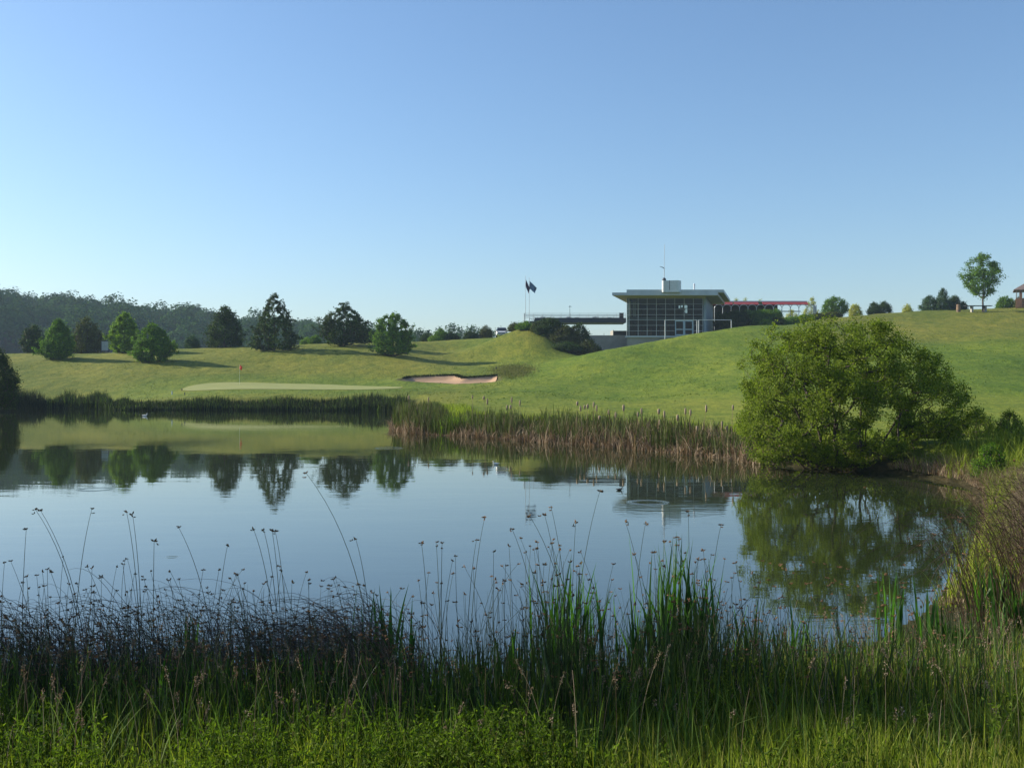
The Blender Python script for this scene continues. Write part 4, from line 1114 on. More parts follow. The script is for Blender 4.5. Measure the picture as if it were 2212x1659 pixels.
# ------------------------------------------------------------------ car seen over the crest
def car():
    d = 160.0; x = tx(1084, d); z = tz(729.5, d); w2 = .92
    r = empty('parked_car', (x, d, z), 'white car facing the pond, half hidden by the mound', 'car')
    def loft(secs, mat, name):
        m = MB(); v = []; k = len(secs[0])
        for s in secs: v += s
        f = [(i * k + j, i * k + (j + 1) % k, (i + 1) * k + (j + 1) % k, (i + 1) * k + j) for i in range(len(secs) - 1) for j in range(k)]
        m.add(v, f); m.add(secs[0], [list(range(k))[::-1]]); m.add(secs[-1], [list(range(k))])
        return m.build(name, M[mat], r)
    def sec(y, w_, z0, z1, w1): return [(-w_, y, z0), (w_, y, z0), (w_ * 1.02, y, (z0 + z1) / 2), (w1, y, z1), (-w1, y, z1), (-w_ * 1.02, y, (z0 + z1) / 2)]
    body = loft([sec(-2.2, .78, .38, .72, .68), sec(-2.0, .9, .28, .9, .8), sec(-1.2, .92, .25, 1.0, .86), sec(0, .92, .25, 1.05, .88), sec(1.9, .92, .25, 1.05, .86), sec(2.2, .85, .35, .95, .8)], 'car_paint', 'body')
    loft([sec(-1.2, .84, 1.0, 1.02, .8), sec(-.5, .8, 1.03, 1.55, .64), sec(1.3, .8, 1.05, 1.58, .64), sec(2.0, .82, 1.04, 1.1, .78)], 'car_glass', 'windows')
    loft([sec(-.45, .64, 1.555, 1.60, .6), sec(.4, .66, 1.585, 1.66, .6), sec(1.35, .64, 1.585, 1.62, .6)], 'car_paint', 'roof')
    m = MB(); m.box(-.55, .55, -2.23, -2.19, .5, .68); m.build('grille', M['dark_metal'], r)
    for s in (-1, 1):
        m = MB(); m.ball((s * .68, -2.05, .78), .14, 10, 6, (1.2, .8, .7)); m.build('headlight', M['car_glass'], r, True)
        m = MB(); m.ball((s * 1.02, -.9, 1.08), .11, 8, 6, (1.1, .6, .8)); m.build('wing_mirror', M['car_paint'], r, True)
        for y in (-1.35, 1.35):
            m = MB(); m.tube([(s * .74, y, .32), (s * .93, y, .32)], .32, 16); wh = m.build('wheel', M['tyre'], r)
            m = MB(); m.tube([(s * .931, y, .32), (s * .945, y, .32)], .2, 12); m.build('rim', M['grey_metal'], wh)
car()

# ------------------------------------------------------------------ small things on the lawns
def notice_board():
    d = 163.0; x, y, z = at_ground(227, d); zt = tz(736.5, d)
    r = empty('notice_board', (x, y, z), 'pale upright board in a dark frame on the left lawn crest', 'board')
    h = zt - z
    for s in (-.62, .62):
        m = MB(); m.box(s - .06, s + .06, -.06, .06, -.1, h); m.build('post', M['dark_metal'], r)
    m = MB(); m.box(-.557, .557, -.03, .03, h - 1.55, h - .1); m.build('panel', M['board'], r)
    m = MB(); m.box(-.557, .557, -.05, .05, h - .095, h); m.build('top_rail', M['dark_metal'], r)
notice_board()

def golf_flag():
    x, y, z = at_ground(517.5, 117); zt = tz(787.5, 117)
    r = empty('golf_flag', (x, y, z), 'small red flag on a thin white stick at the back of the putting green', 'flag')
    m = MB(); m.tube([(0, 0, 0), (0, 0, zt - z)], .009, 6); m.build('flagstick', M['white_metal'], r)
    v = []; nu, nv = 8, 6
    for i in range(nu):
        u = i / (nu - 1)
        for j in range(nv):
            s = j / (nv - 1); v.append((.02 + .30 * u * (1 - .3 * s), .05 * math.sin(u * 7 + s * 3), zt - z - .03 - s * .5 * (1 - .1 * u) - u * .22))
    m = MB(); m.add(v, [(i * nv + j, i * nv + j + 1, (i + 1) * nv + j + 1, (i + 1) * nv + j) for i in range(nu - 1) for j in range(nv - 1)])
    f = m.build('flag', M['flag_red'], r, True); md = f.modifiers.new('thickness', 'SOLIDIFY'); md.thickness = .008
golf_flag()

def stake(label, X, d, h, mat, r0=.05):
    x, y, z = at_ground(X, d)
    m = MB(); m.tube([(x, y, z - .05), (x, y, z + h * .92), (x, y, z + h)], [r0, r0, r0 * .5], 8)
    o = m.build('marker_stake', M[mat], smooth=False); tag(o, label, 'stake', 'marker stakes round the green')
stake('pale marker stake left of the putting green', 371.5, 108, .42, 'white_metal', .07)
stake('small dark marker stake at the left tip of the putting green', 393, 112, .28, 'dark_metal')
stake('dark marker stake in front of the left end of the putting green', 399, 105.5, .30, 'dark_metal')
stake('short dark stake standing in the sand bunker', 952, 118, .4, 'dark_metal', .07)
stake('tiny dark marker on the grass lip above the bunker', 1072, 131, .25, 'dark_metal', .08)

def picnic_bench():
    d = 157.0; xa, xb = tx(2084, d), tx(2141.5, d); z = hz((xa + xb) / 2, d); zt = tz(660.3, d)
    r = empty('long_bench', ((xa + xb) / 2, d, z), 'long dark bench table under the lone tree', 'bench')
    w_ = (xb - xa) / 2; h = zt - z
    m = MB(); m.box(-w_, w_, -.4, -.01, h - .10, h); m.box(-w_, w_, .01, .4, h - .10, h); m.build('table_top', M['dark_metal'], r)
    for X in (2099, 2128):
        m = MB(); q = tx(X, d) - (xa + xb) / 2; m.box(q - .14, q + .14, -.3, .3, -.2, h - .102); m.build('leg', M['stone'], r)
picnic_bench()
def bin_():
    d = 158.0; x, y, z = at_ground(2070.5, d); h = tz(658, d) - z
    r = empty('litter_bin', (x, y, z), 'brown wooden barrel shaped litter bin left of the long bench', 'litter bin')
    m = MB(); m.tube([(0, 0, -.1), (0, 0, h * .5), (0, 0, h)], [.30, .33, .30], 14); m.build('body', M['wood'], r)
    m = MB()
    for q in (.2, .75): m.tube([(0, 0, h * q), (0, 0, h * q + .05)], .34, 14)
    m.build('hoop', M['dark_metal'], r)
bin_()
def pavilion():
    d = 163.0; Xp = lambda zx: tx(2008.2 + .10966 * zx, d); Zp = lambda zy: tz(515.3 + .10966 * zy, d)
    xa = Xp(1700); z = min(hz(xa, d), Zp(1330))
    r = empty('brick_pavilion', (xa, d, z), 'small brick pavilion with a hipped tile roof, cut by the right picture edge', 'pavilion', rz=-math.radians(25))
    W = 4.2; he = Zp(1010) - z
    m = MB(); m.box(0, .1, 0, 4, 0, Zp(1180) - z); m.box(.101, W, 0, .22, 0, Zp(1180) - z); m.build('low_wall', M['brick'], r)
    for px_ in (Xp(1762) - xa, W - .4):
        m = MB(); m.box(px_, px_ + .38, -.04, .34, 0, he); m.build('pillar', M['brick'], r)
    m = MB(); m.box(0, .09, 0, .1, Zp(1180) - z + .002, he); m.build('post', M['wood'], r)
    for (a, b_) in ((.1, Xp(1760) - xa), (Xp(1762) - xa + .39, W - .41)):
        m = MB(); n = max(2, int((b_ - a) / .3))
        for q in range(n + 1): xx = a + (b_ - a) * q / n; m.box(xx - .015, xx + .015, .09, .12, Zp(1180) - z + .002, he - .01)
        for q in range(1, 5): zz = Zp(1180) - z + (he - Zp(1180) + z) * q / 5; m.box(a + .02, b_ - .02, .085, .125, zz - .014, zz + .014)
        m.build('window', M['white_metal'], r)
    e = .35; hp = 1.45
    m = MB(); m.add([(-e, -e, he), (W + e, -e, he), (W + e, 4 + e, he), (-e, 4 + e, he), (W / 2 - .3, 2, he + hp), (W / 2 + .3, 2, he + hp),
                     (-e, -e, he - .12), (W + e, -e, he - .12), (W + e, 4 + e, he - .12), (-e, 4 + e, he - .12)],
                    [(0, 1, 5, 4), (2, 3, 4, 5), (0, 6, 7, 1), (1, 7, 8, 2), (2, 8, 9, 3), (3, 9, 6, 0), (9, 8, 7, 6)])
    m.add([(-e, -e, he), (-e, 4 + e, he), (W / 2 - .3, 2, he + hp), (W + e, -e, he), (W + e, 4 + e, he), (W / 2 + .3, 2, he + hp)], [(0, 2, 1), (3, 4, 5)])
    m.build('roof', M['roof_tile'], r)
pavilion()

# rocks at the left shore
for i, (X, Y, s, lb) in enumerate([(232, 884, .62, 'pale flat shore rock, larger left one of the two'), (250, 884.5, .42, 'pale shore rock, smaller right one of the two')]):
    p = W0(X, Y); rg = np.random.default_rng(i)
    m = MB(); m.ball((p[0], p[1] - .2, .12), s, 10, 7, (1.3, .8, .65), rg, .10); o = m.build('rock', M['stone']); tag(o, lb, 'rock', 'rocks at the left shore')

def duck(label, X, Y, s, mat, face=1):
    p = W0(X, Y)
    r = empty('duck', (p[0], p[1], 0), label, 'duck', 'ducks on the pond')
    pts = [(-.30, 0, .13), (-.22, 0, .09), (-.08, 0, .07), (.08, 0, .07), (.17, 0, .10), (.20, 0, .17), (.21, 0, .24), (.235, 0, .285), (.27, 0, .275)]
    rad = [.012, .05, .095, .095, .06, .038, .036, .05, .02]
    m = MB(); m.tube([(a * s * face, b, c_ * s) for a, b, c_ in pts], [q * s for q in rad], 10); m.build('body', M[mat], r, True)
    m = MB(); m.tube([(.275 * s * face, 0, .272 * s), (.34 * s * face, 0, .258 * s)], [.018 * s, .008 * s], 6); m.build('bill', M['beak'], r, True)
duck('small pale duck swimming near the far left shore', 313, 899, .75, 'feather_white')
duck('tiny white bird in the middle of the pond, left of the flagpole reflections', 1071, 1003.5, .36, 'feather_white', -1)
duck('tiny dark bit of floating leaf, shaped as a bird, left of the clubhouse reflection', 1338, 1059, .26, 'debris_dark')

# ------------------------------------------------------------------ the big waterside shrub on the right
def big_shrub():
    rng = np.random.default_rng(77)
    d = 27.8; px = d / F
    bx, by = tx(1830, d), d
    root = empty('waterside_willow', (bx, by, 0.0), 'large spreading many-stemmed willow bush at the water edge on the right', 'bush')
    loc = lambda X, Y: ((X - 1830) * px, CAM_H - (Y - YH) * px)
    OUT = np.array([(1608, 985), (1600, 930), (1608, 880), (1630, 835), (1632, 790), (1660, 745), (1690, 722), (1735, 712), (1765, 700), (1815, 697), (1850, 703), (1890, 698), (1920, 730), (1950, 758),
                    (1990, 772), (2025, 800), (2045, 838), (2068, 862), (2098, 884), (2092, 905), (2050, 915), (2030, 935), (1985, 945), (1940, 962), (1920, 1010), (1760, 1012), (1640, 1000)], float)
    T = []; lob = np.random.default_rng(8).uniform(0, 6.28, 6)
    while len(T) < 1750:
        X, Y = rng.uniform(1606, 2112), rng.uniform(684, 1012)
        e = -float(sdist(X, Y, OUT))
        if e < 3 and not (e > -26 and Y < 960 and rng.random() < .16): continue
        e = max(e, 1.5)
        q = min(1.0, e / 120.0); dm = 2.3 * math.sqrt(1 - (1 - q) ** 2)
        sgn = 1 if rng.random() < .5 else -1
        y = sgn * dm * (rng.uniform(.72, 1.0) if rng.random() < .7 else rng.uniform(0, .7))
        y *= 1 + .16 * math.sin(X / 21 + lob[0]) * math.sin(Y / 17 + lob[1])
        if 1838 < X < 1985 and 872 < Y < 938 and rng.random() < .86: continue          # the see-through gap among the stems
        if 1760 < X < 1838 and 900 < Y < 955 and rng.random() < .5: continue
        if math.sin(X / 15 + Y / 23 + lob[2]) + math.sin(Y / 13 - X / 31 + lob[3]) + math.sin(y * 2.6 + lob[4]) > .62: continue
        x, z = loc(X, Y)
        if z < .15: continue
        T.append((x, y, z))
    T = np.array(T)
    base = []
    stems_ = [(-1.15, .1, -2.3, .2, 1.5), (-.75, -.1, -1.6, -.4, 2.3), (-.5, .3, -1.1, .6, 3.0), (-.3, 0, -.5, -.3, 3.1), (0, .2, -.1, .4, 3.2), (.3, -.1, .3, -.5, 2.9),
              (.55, .25, .9, .5, 3.0), (.75, 0, 1.6, -.2, 2.4), (.95, .2, 2.3, .3, 1.6), (1.05, -.1, 2.6, -.3, .95), (-1.0, -.2, -2.2, -.3, .7)]
    base.append(((0, 0, -.15), -1))
    for a, b, a2, b2, h in stems_:
        prev = 0
        for s in np.linspace(0, 1, 8):
            x = a + (a2 - a) * s ** 1.3 + rng.normal(0, .04); y = b + (b2 - b) * s + rng.normal(0, .05)
            base.append(((x, y, .0 + (h * .8) * s), prev)); prev = len(base) - 1
    A, par, ends = grow(rng, base, T, k=.12, step=.22, bow=.10, jit=.10)
    m = MB(); limbs(A, par, ends, .0035, .085, m, power=2.0, sides=5); m.build('trunk', M['bark'], root)
    cen = []
    for e, q in zip(A[ends], A[par[ends]]):
        k = int(rng.uniform(30, 85)); s = rng.random(k)[:, None]
        o = e - q; tip = e + o * .5 + np.array((0, 0, .05))
        if rng.random() < .12: k = 8; s = s[:8]; tip = e + o * 1.2 + rng.normal(0, .06, 3)
        cen.append(q * (1 - s) + tip * s + rng.standard_normal((k, 3)) * np.array((.085, .085, .075)))
    # long leading twigs sticking out of the outline
    cen = np.concatenate(cen); cen[:, 2] = np.maximum(cen[:, 2], .04)
    m = MB(); leaves(rng, cen, .068, m, aspect=.5, nrm=cen - np.array((0, 0, 1.4)), nj=.8); m.build('crown', M['leaf_willow'], root)
    # drowned dead branches lying at the waterline
    for i, (pa, pb, lab) in enumerate([((1630, 1001), (1745, 998), 'long bare dead branch lying on the water under the willow bush'), ((1655, 1006), (1760, 1003), 'shorter dead branch just below the long one under the willow bush')]):
        a = W0(*pa); b = W0(*pb); a[2] = .02; b[2] = .16
        mid = (a + b) / 2 + np.array((0, 0, .12))
        m = MB(); s = np.linspace(0, 1, 9)[:, None]; pts = a * (1 - s) ** 2 + mid * 2 * s * (1 - s) + b * s * s
        m.tube(pts, np.linspace(.012, .04, 9), 6)
        for q in (2, 4, 5, 7): m.tube([pts[q], pts[q] + np.array((-.35 + .1 * q * .3, -.1, .10 - .03 * q)), pts[q] + np.array((-.6, -.1, .02))], [.012, .008, .003], 5)
        tag(m.build('dead_branch', M['bark']), lab, 'branch', 'dead branches under the willow bush')
big_shrub()

# ------------------------------------------------------------------ reed belts
def along(path, n, rng, lo, hi):
    """n random points beside a polyline; lo..hi metres to its land side (left of travel direction is negative)"""
    path = np.array(path)[:, :2]; seg = np.diff(path, axis=0); L = np.linalg.norm(seg, axis=1); cum = np.concatenate(([0], np.cumsum(L)))
    t = rng.uniform(0, cum[-1], n); i = np.clip(np.searchsorted(cum, t) - 1, 0, len(L) - 1); f = (t - cum[i]) / L[i]
    p = path[i] + seg[i] * f[:, None]; nrm = np.column_stack((-seg[i][:, 1], seg[i][:, 0])) / L[i][:, None]
    o = rng.uniform(lo, hi, n)
    return p + nrm * o[:, None], t / cum[-1], o

def stuff(o, label=None, cat=None): return tag(o, label, cat, kind='stuff')

def far_reeds():
    rng = np.random.default_rng(21)
    path = [W0(X, Y) for X, Y in ((-60, 882), (30, 882), (150, 882.5), (225, 884), (262, 886), (400, 886), (600, 887), (780, 888), (862, 890))]
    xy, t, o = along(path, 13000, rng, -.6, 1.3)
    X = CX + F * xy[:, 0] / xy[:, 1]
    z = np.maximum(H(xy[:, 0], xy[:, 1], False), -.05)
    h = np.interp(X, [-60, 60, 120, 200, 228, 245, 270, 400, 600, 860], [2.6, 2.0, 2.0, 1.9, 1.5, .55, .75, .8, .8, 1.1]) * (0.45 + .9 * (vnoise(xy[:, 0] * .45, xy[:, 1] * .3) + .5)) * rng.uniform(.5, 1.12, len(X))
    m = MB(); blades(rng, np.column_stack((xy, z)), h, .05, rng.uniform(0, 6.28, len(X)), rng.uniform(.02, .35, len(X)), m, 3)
    stuff(m.build('shore_reeds', M['reed_shade']), 'belt of reeds along the far left shore, backlit shade put into their colour', 'reeds')
    k = rng.random(len(X)) < .35; k &= (X > 100)
    m = MB(); blades(rng, np.column_stack((xy, z))[k], h[k] * 1.0, .04, rng.uniform(0, 6.28, k.sum()), rng.uniform(.02, .3, k.sum()), m, 3)
    stuff(m.build('shore_grass', M['reed_green']), 'green grass growing among the dark reeds of the far shore', 'grass')
far_reeds()

SPIT = [W0(X, Y) for X, Y in ((880, 905), (862, 929), (900, 937), (1000, 942), (1100, 949), (1200, 957), (1300, 963), (1400, 972), (1500, 981), (1600, 991), (1665, 1004))]
def spit_reeds():
    rng = np.random.default_rng(22)
    xy, t, o = along(SPIT, 15000, rng, -.35, 2.6)
    x, y = xy.T; X = CX + F * x / y
    z = np.maximum(H(x, y, False), -.05)
    # height wanted in the picture, by column
    top = np.interp(X, [850, 880, 940, 985, 1010, 1100, 1200, 1300, 1400, 1500, 1570, 1660], [862, 858, 862, 892, 868, 870, 872, 884, 884, 888, 905, 950])
    hw = CAM_H - (top - YH) / F * y - z
    h = np.clip(hw, .3, 2.4) * rng.uniform(.5, 1.0, len(x)) * (0.62 + .55 * (vnoise(x * .8, y * .8) + .5)+ .25 * vnoise(x * 2.7, y * 2.7)) * np.where(vnoise(x * 1.15 + 3, y * 1.15) > -.06, 1, .62)
    b = np.column_stack((x, y, z))
    g = rng.random(len(x)) < .55
    ol = ~g & (rng.random(len(x)) < .7)
    m = MB(); blades(rng, b[ol], h[ol] * .92, .026, rng.uniform(0, 6.28, ol.sum()), rng.uniform(.02, .4, ol.sum()), m, 4)
    stuff(m.build('withered_reeds', M['olive_reed']), 'olive brown withered reeds among the green belt of the spit', 'reeds')
    m = MB(); blades(rng, b[g], h[g], .030, rng.uniform(0, 6.28, g.sum()), rng.uniform(.02, .28, g.sum()), m, 4)
    stuff(m.build('reed_bed', M['belt_reed']), 'green cattail reeds in a long belt on the near side of the spit', 'reeds')
    xy, t, o = along(SPIT, 15000, rng, -.55, 1.3); x, y = xy.T; z = np.maximum(H(x, y, False), -.03)
    hd = (.2 + .7 * rng.random(len(x))) * (0.35 + 1.3 * (vnoise(x * .9 + 30, y * .9) + .5) + .4 * vnoise(x * 3, y * 3))
    ht = np.interp(CX + F * x / y, [850, 900, 950, 1010, 1100, 1660], [.8, 1.0, .35, .8, 1, 1.1])
    m = MB(); blades(rng, np.column_stack((x, y, z)), hd * ht * .82, .026, rng.uniform(0, 6.28, len(x)), rng.uniform(.1, 1.5, len(x)), m, 5, curl=1.1)
    stuff(m.build('dry_reeds', M['straw']), 'dry brown collapsed reed litter along the water edge of the spit', 'reeds')
    # lower grass bank between the reed clumps, and behind the reeds
    xy, t, o = along(SPIT, 9000, rng, 1.0, 4.2); x, y = xy.T; z = H(x, y, False)
    m = MB(); blades(rng, np.column_stack((x, y, z)), rng.uniform(.12, .42, len(x)), .03, rng.uniform(0, 6.28, len(x)), rng.uniform(.05, .5, len(x)), m, 3)
    stuff(m.build('bank_grass', M['grass']), 'rough grass behind the reeds of the spit', 'grass')
    # bright green sedge tufts at the notch
    r2 = np.random.default_rng(5)
    for i, (X, Y) in enumerate(((968, 934), (985, 940))):
        p = W0(X, Y); n = 500
        bb = np.column_stack((p[0] + r2.normal(0, .35, n), p[1] + .3 + r2.normal(0, .25, n), np.zeros(n)))
        m = MB(); blades(r2, bb, r2.uniform(.5, 1.0, n), .03, r2.uniform(0, 6.28, n), r2.uniform(.1, .6, n), m, 4)
        tag(m.build('sedge_tuft', M['leaf_bright']), ['bright green sedge tuft at the notch of the spit, left one', 'bright green sedge tuft at the notch of the spit, right one'][i], 'sedge', 'sedge tufts at the notch')
    # cattails with fluffy seed heads standing over the belt
    pts = [(597, 95), (662, 100), (682, 113), (822, 105), (869, 122), (1216, 155), (1240, 150), (1257, 145), (1292, 133), (1309, 150), (1463, 148), (1566, 168), (1545, 190), (1665, 172), (1697, 182), (1818, 168),
           (1847, 175), (1937, 150), (2027, 243), (2057, 270), (795, 150), (815, 150), (1418, 190), (1378, 178), (1773, 205), (1670, 235), (232, 95), (345, 105), (1198, 130), (1885, 270), (1325, 210), (2090, 150)]
    pts = [(795.7 + .3768 * a, 818.4 + .3768 * b) for a, b in pts]
    pos = ['leftmost', 'second', 'third']
    sp = np.array(SPIT)[:, :2]; sX = CX + F * sp[:, 0] / sp[:, 1]
    order = sorted(range(len(pts)), key=lambda q: pts[q][0])
    rg = np.random.default_rng(9)
    for rank, q in enumerate(order):
        X, Y = pts[q]
        d = float(np.interp(X, sX[1:], sp[1:, 1])) + rg.uniform(.6, 1.8)
        x = tx(X, d); zt = tz(Y, d); z0 = max(0, hz(x, d)); lean = rg.normal(0, .06)
        Yb = 'pale fluffy cattail head standing above the reed belt'
        r = empty('cattail', (x - lean, d, z0), Yb, 'cattail', 'cattail heads above the reed belt of the spit')
        hh = zt - z0
        m = MB(); m.tube([(0, 0, 0), (lean * .4, 0, hh * .5), (lean, 0, hh)], [.011, .008, .005], 5); m.build('stem', M['straw'], r)
        s_ = .034 if rank % 3 else .045; L = rg.uniform(.16, .28)
        m = MB(); m.tube([(lean * .98, 0, hh - L), (lean, .0, hh - L * .88), (lean * 1.02, 0, hh - L * .4), (lean, 0, hh - L * .08), (lean, 0, hh + .01)], [s_ * .4, s_ * .9, s_ * 1.1, s_ * .85, s_ * .2], 8); m.build('seed_head', M['cattail_head'], r, True)
spit_reeds()

def right_bank():
    rng = np.random.default_rng(31)
    path = [W0(X, Y) for X, Y in ((1925, 1022), (1960, 1028), (2000, 1034), (2080, 1048), (2122, 1075), (2120, 1150), (2075, 1250), (1990, 1335))]
    # green bank grass
    xy, t, o = along(path, 26000, rng, 0.1, 9.0); x, y = xy.T; z = H(x, y, False)
    k = (sdist(x, y, SHORE) > .1) & (y > 6.0) & (x < 19); x, y, z = x[k], y[k], z[k]
    h = rng.uniform(.18, .62, len(x)) * (0.6 + .9 * (vnoise(x * .9, y * .9) + .5))
    m = MB(); blades(rng, np.column_stack((x, y, z)), h, .014, rng.uniform(0, 6.28, len(x)), rng.uniform(.1, .8, len(x)), m, 4)
    stuff(m.build('bank_grass', M['grass']), 'long green grass on the right hand bank', 'grass')
    # dry brown overhanging tussock grass on the edge
    xy, t, o = along(path, 7500, rng, 0, .9); x, y = xy.T; z = np.maximum(H(x, y, False), 0.0) + .05
    az = np.arctan2(-1, -.5) + rng.normal(0, 1.2, len(x))
    hh = rng.uniform(.15, .42, len(x)) * (0.4 + 1.0 * (vnoise(x * 1.3 + 7, y * 1.3) + .5)) * np.interp(y, [9, 14, 20, 22], [.35, .6, 1.3, 1.0])
    m = MB(); blades(rng, np.column_stack((x, y, z)), hh, .009, az, rng.uniform(.3, 1.2, len(x)), m, 6, curl=1.3)
    stuff(m.build('dry_grass', M['straw']), 'dry brown grass hanging over the right hand water edge', 'grass')
    # brown tangle nearer, right picture edge
    n = 7000
    y = rng.uniform(9, 19, n); Xs = rng.uniform(2200, 2500, n) ; x = tx(1, 1) * 0 + (Xs - CX) / F * y
    k = sdist(x, y, SHORE) > -.15; x, y = x[k], y[k]; z = np.maximum(H(x, y, False), 0)
    n = len(x); L = rng.uniform(.35, .85, n); az = rng.uniform(0, 6.28, n); be = rng.uniform(.2, 1.1, n)
    p0 = np.column_stack((x, y, z)); p1 = p0 + np.column_stack((np.cos(az) * L * be * .2, np.sin(az) * L * be * .2, L * 1.1)); p2 = p0 + np.column_stack((np.cos(az) * L * be, np.sin(az) * L * be, L * (1.05 - .4 * be)))
    m = MB(); stems(p0, p1, p2, .0032, m, 7)
    stuff(m.build('dry_rushes', M['dry_tan']), 'tangled dry brown rushes along the right picture edge', 'rushes')
    n = 26000; x = rng.uniform(2.2, 11, n); y = rng.uniform(2.5, 13, n); k = (sdist(x, y, SHORE) > .15) & (x > y * .5145 * 1.05 + rng.normal(0, .25, n)); x, y = x[k], y[k]; n = len(x)
    m = MB(); blades(rng, np.column_stack((x, y, H(x, y, False))), rng.uniform(.12, .4, n) * (.6 + .8 * (vnoise(x * 1.1, y * 1.1) + .5)), .008, rng.uniform(0, 6.28, n), np.abs(rng.normal(.2, .3, n)), m, 4)
    stuff(m.build('bank_grass', M['grass']), 'green grass beside the near bank, running off the right picture edge', 'grass')
    for i, (X, d, Yt, wd, lb) in enumerate([(1958, 28.5, 968, 26, 'yellow-green sapling bush nearest the willow on the right bank'), (2005, 29.5, 945, 30, 'yellow-green leafy bush, second from the willow on the right bank'),
                                            (2110, 30, 942, 34, 'tallest yellow-green bush on the right bank'), (2050, 28, 962, 24, 'low green bush between the yellow-green ones on the right bank'),
                                            (2180, 27, 955, 30, 'olive bush at the right end of the bank, near the picture edge'), (2140, 22, 1000, 30, 'grey-green bush over the dry grass of the right bank')]):
        bush(lb, X, 0, d, Yt, wd, ['leaf_bright', 'leaf_willow', 'leaf_willow', 'leaf_mid', 'leaf_willow', 'leaf_mid'][i], 400 + i, 'small bushes on the right bank', nt=130, leaf=.045, per=34, sig=.055, trunk=.015, spikes=.3)
right_bank()

# ------------------------------------------------------------------ near shore: rushes, cattails, herbs, grass
HEADS = 'slender dark rush with a small brown seed cluster, rising from the near shore'
def rushes():
    rng = np.random.default_rng(41)
    def one(p0, p1, p2, label, group, rad=.0034, size=.0088, side=0):
        p0 = np.array(p0); r = empty('rush', p0, label, 'rush', group)
        m = MB(); pts = stems(np.zeros((1, 3)), np.array(p1)[None] - p0, np.array(p2)[None] - p0, np.array([rad]), m, 11, .4)
        m.build('stem', M['rush'], r)
        m = MB(); c_ = pts[0][-1][None] + np.array([(0, 0, -.012)])
        seedheads(rng, c_, m, size, 5)
        if side: seedheads(rng, pts[0][-1][None] + rng.normal(0, .012, (1, 3)) - np.array((0, 0, .03)), m, size * .8, 3)
        m.build('seed_head', M['seed'], r)
    tall = [(660, 1020, 780, 1300, 'tallest rush, curving up left well above all others'), (75, 1098, 165, 1330, 'tall rush leaning left near the left edge, left one of a close pair'),
            (86, 1100, 170, 1340, 'tall rush leaning left near the left edge, right one of a close pair'), (199, 1097, 165, 1330, 'tall rush leaning right, crossing the close pair near the left edge'),
            (273, 1103, 300, 1330, 'left one of two upright tall rushes left of centre'), (286, 1108, 305, 1330, 'right one of two upright tall rushes left of centre'),
            (57, 1140, 48, 1330, 'upright tall rush nearest the left edge'), (385, 1137, 450, 1350, 'rush leaning left alone, right of the two upright ones'),
            (547, 1141, 590, 1330, 'leftmost of four tall rushes under the tallest spruce reflection'), (569, 1142, 600, 1330, 'second of four tall rushes under the tallest spruce reflection'),
            (587, 1142, 606, 1330, 'third of four tall rushes under the tallest spruce reflection'), (594, 1144, 618, 1330, 'fourth of four tall rushes under the tallest spruce reflection'),
            (333, 1166, 331, 1330, 'shorter upright rush right of the two upright tall ones'), (492, 1176, 470, 1350, 'rush tilting right alone, midway along the left half'),
            (1297, 1057, 1245, 1380, 'tall rush tilting right with its tip left of the clubhouse reflection'), (1048, 1114, 1020, 1330, 'tall rush near the centre curving right at the tip'),
            (1190, 1093, 1225, 1350, 'tallest rush of the cluster right of centre'), (1176, 1110, 1215, 1350, 'second tallest rush of the cluster right of centre'),
            (1244, 1126, 1235, 1350, 'upright rush just right of the cluster right of centre'), (1105, 1140, 1160, 1350, 'rush arching left of the cluster right of centre'),
            (1143, 1112, 1230, 1360, 'rush with a bent top arching left over the cluster right of centre'), (1350, 1124, 1395, 1350, 'rush leaning left below the clubhouse reflection'),
            (1395, 1128, 1370, 1350, 'rush leaning right below the clubhouse reflection'), (1487, 1103, 1490, 1330, 'tallest rush below the right corner of the clubhouse reflection'),
            (1558, 1131, 1530, 1350, 'tall rush left of the willow reflection'), (768, 1162, 800, 1340, 'rush with hooked tip right of the tallest rush'),
            (910, 1170, 925, 1340, 'upright rush alone left of the centre of the picture'), (942, 1168, 950, 1340, 'left rush of a close pair at the centre'), (955, 1170, 953, 1340, 'right rush of a close pair at the centre'),
            (1030, 1163, 1010, 1340, 'short rush left of the one curving right near the centre')]
    for X, Y, Xm, Ym, lb in tall:
        d = rng.uniform(7.1, 8.0); p2 = P(X, Y, d); b = P(Xm + (Xm - X) * .22, 1480, d); b[2] = -.03
        mid = P(Xm + (Xm - X) * .05, (Ym + Y) / 2 + 20, d)
        one(b, mid, p2, lb, 'tall rushes of the near shore', .0040, .0105, 1)
    # a few hundred more one by one
    cnt = 0
    while cnt < 262:
        X = rng.uniform(-20, 2120); d = rng.uniform(6.8, 8.5)
        top = np.interp(X, [0, 60, 200, 320, 450, 620, 720, 860, 950, 1060, 1190, 1300, 1390, 1500, 1600, 1700, 1850, 2000, 2120], [1200, 1190, 1200, 1190, 1220, 1200, 1235, 1250, 1190, 1180, 1130, 1220, 1160, 1130, 1190, 1190, 1200, 1230, 1240])
        Y = top + abs(rng.normal(0, 60)) + rng.uniform(0, 25)
        p2 = P(X, Y, d); le = rng.normal(.05 if X < 850 else 0, .13)
        b = p2.copy(); b[0] += le + .02; b[2] = -.02; b[1] += rng.normal(0, .15)
        mid = (b + p2) / 2; mid[0] += rng.normal(0, .03) + le * .35; mid[2] += .05
        one(b, mid, p2, HEADS, 'rushes of the near shore'); cnt += 1
    # the rest of the thicket
    n = 4700
    X = np.concatenate((rng.uniform(-120, 860, 1500), rng.uniform(860, 2150, n - 1500))); d = rng.uniform(5.3, 8.3, n)
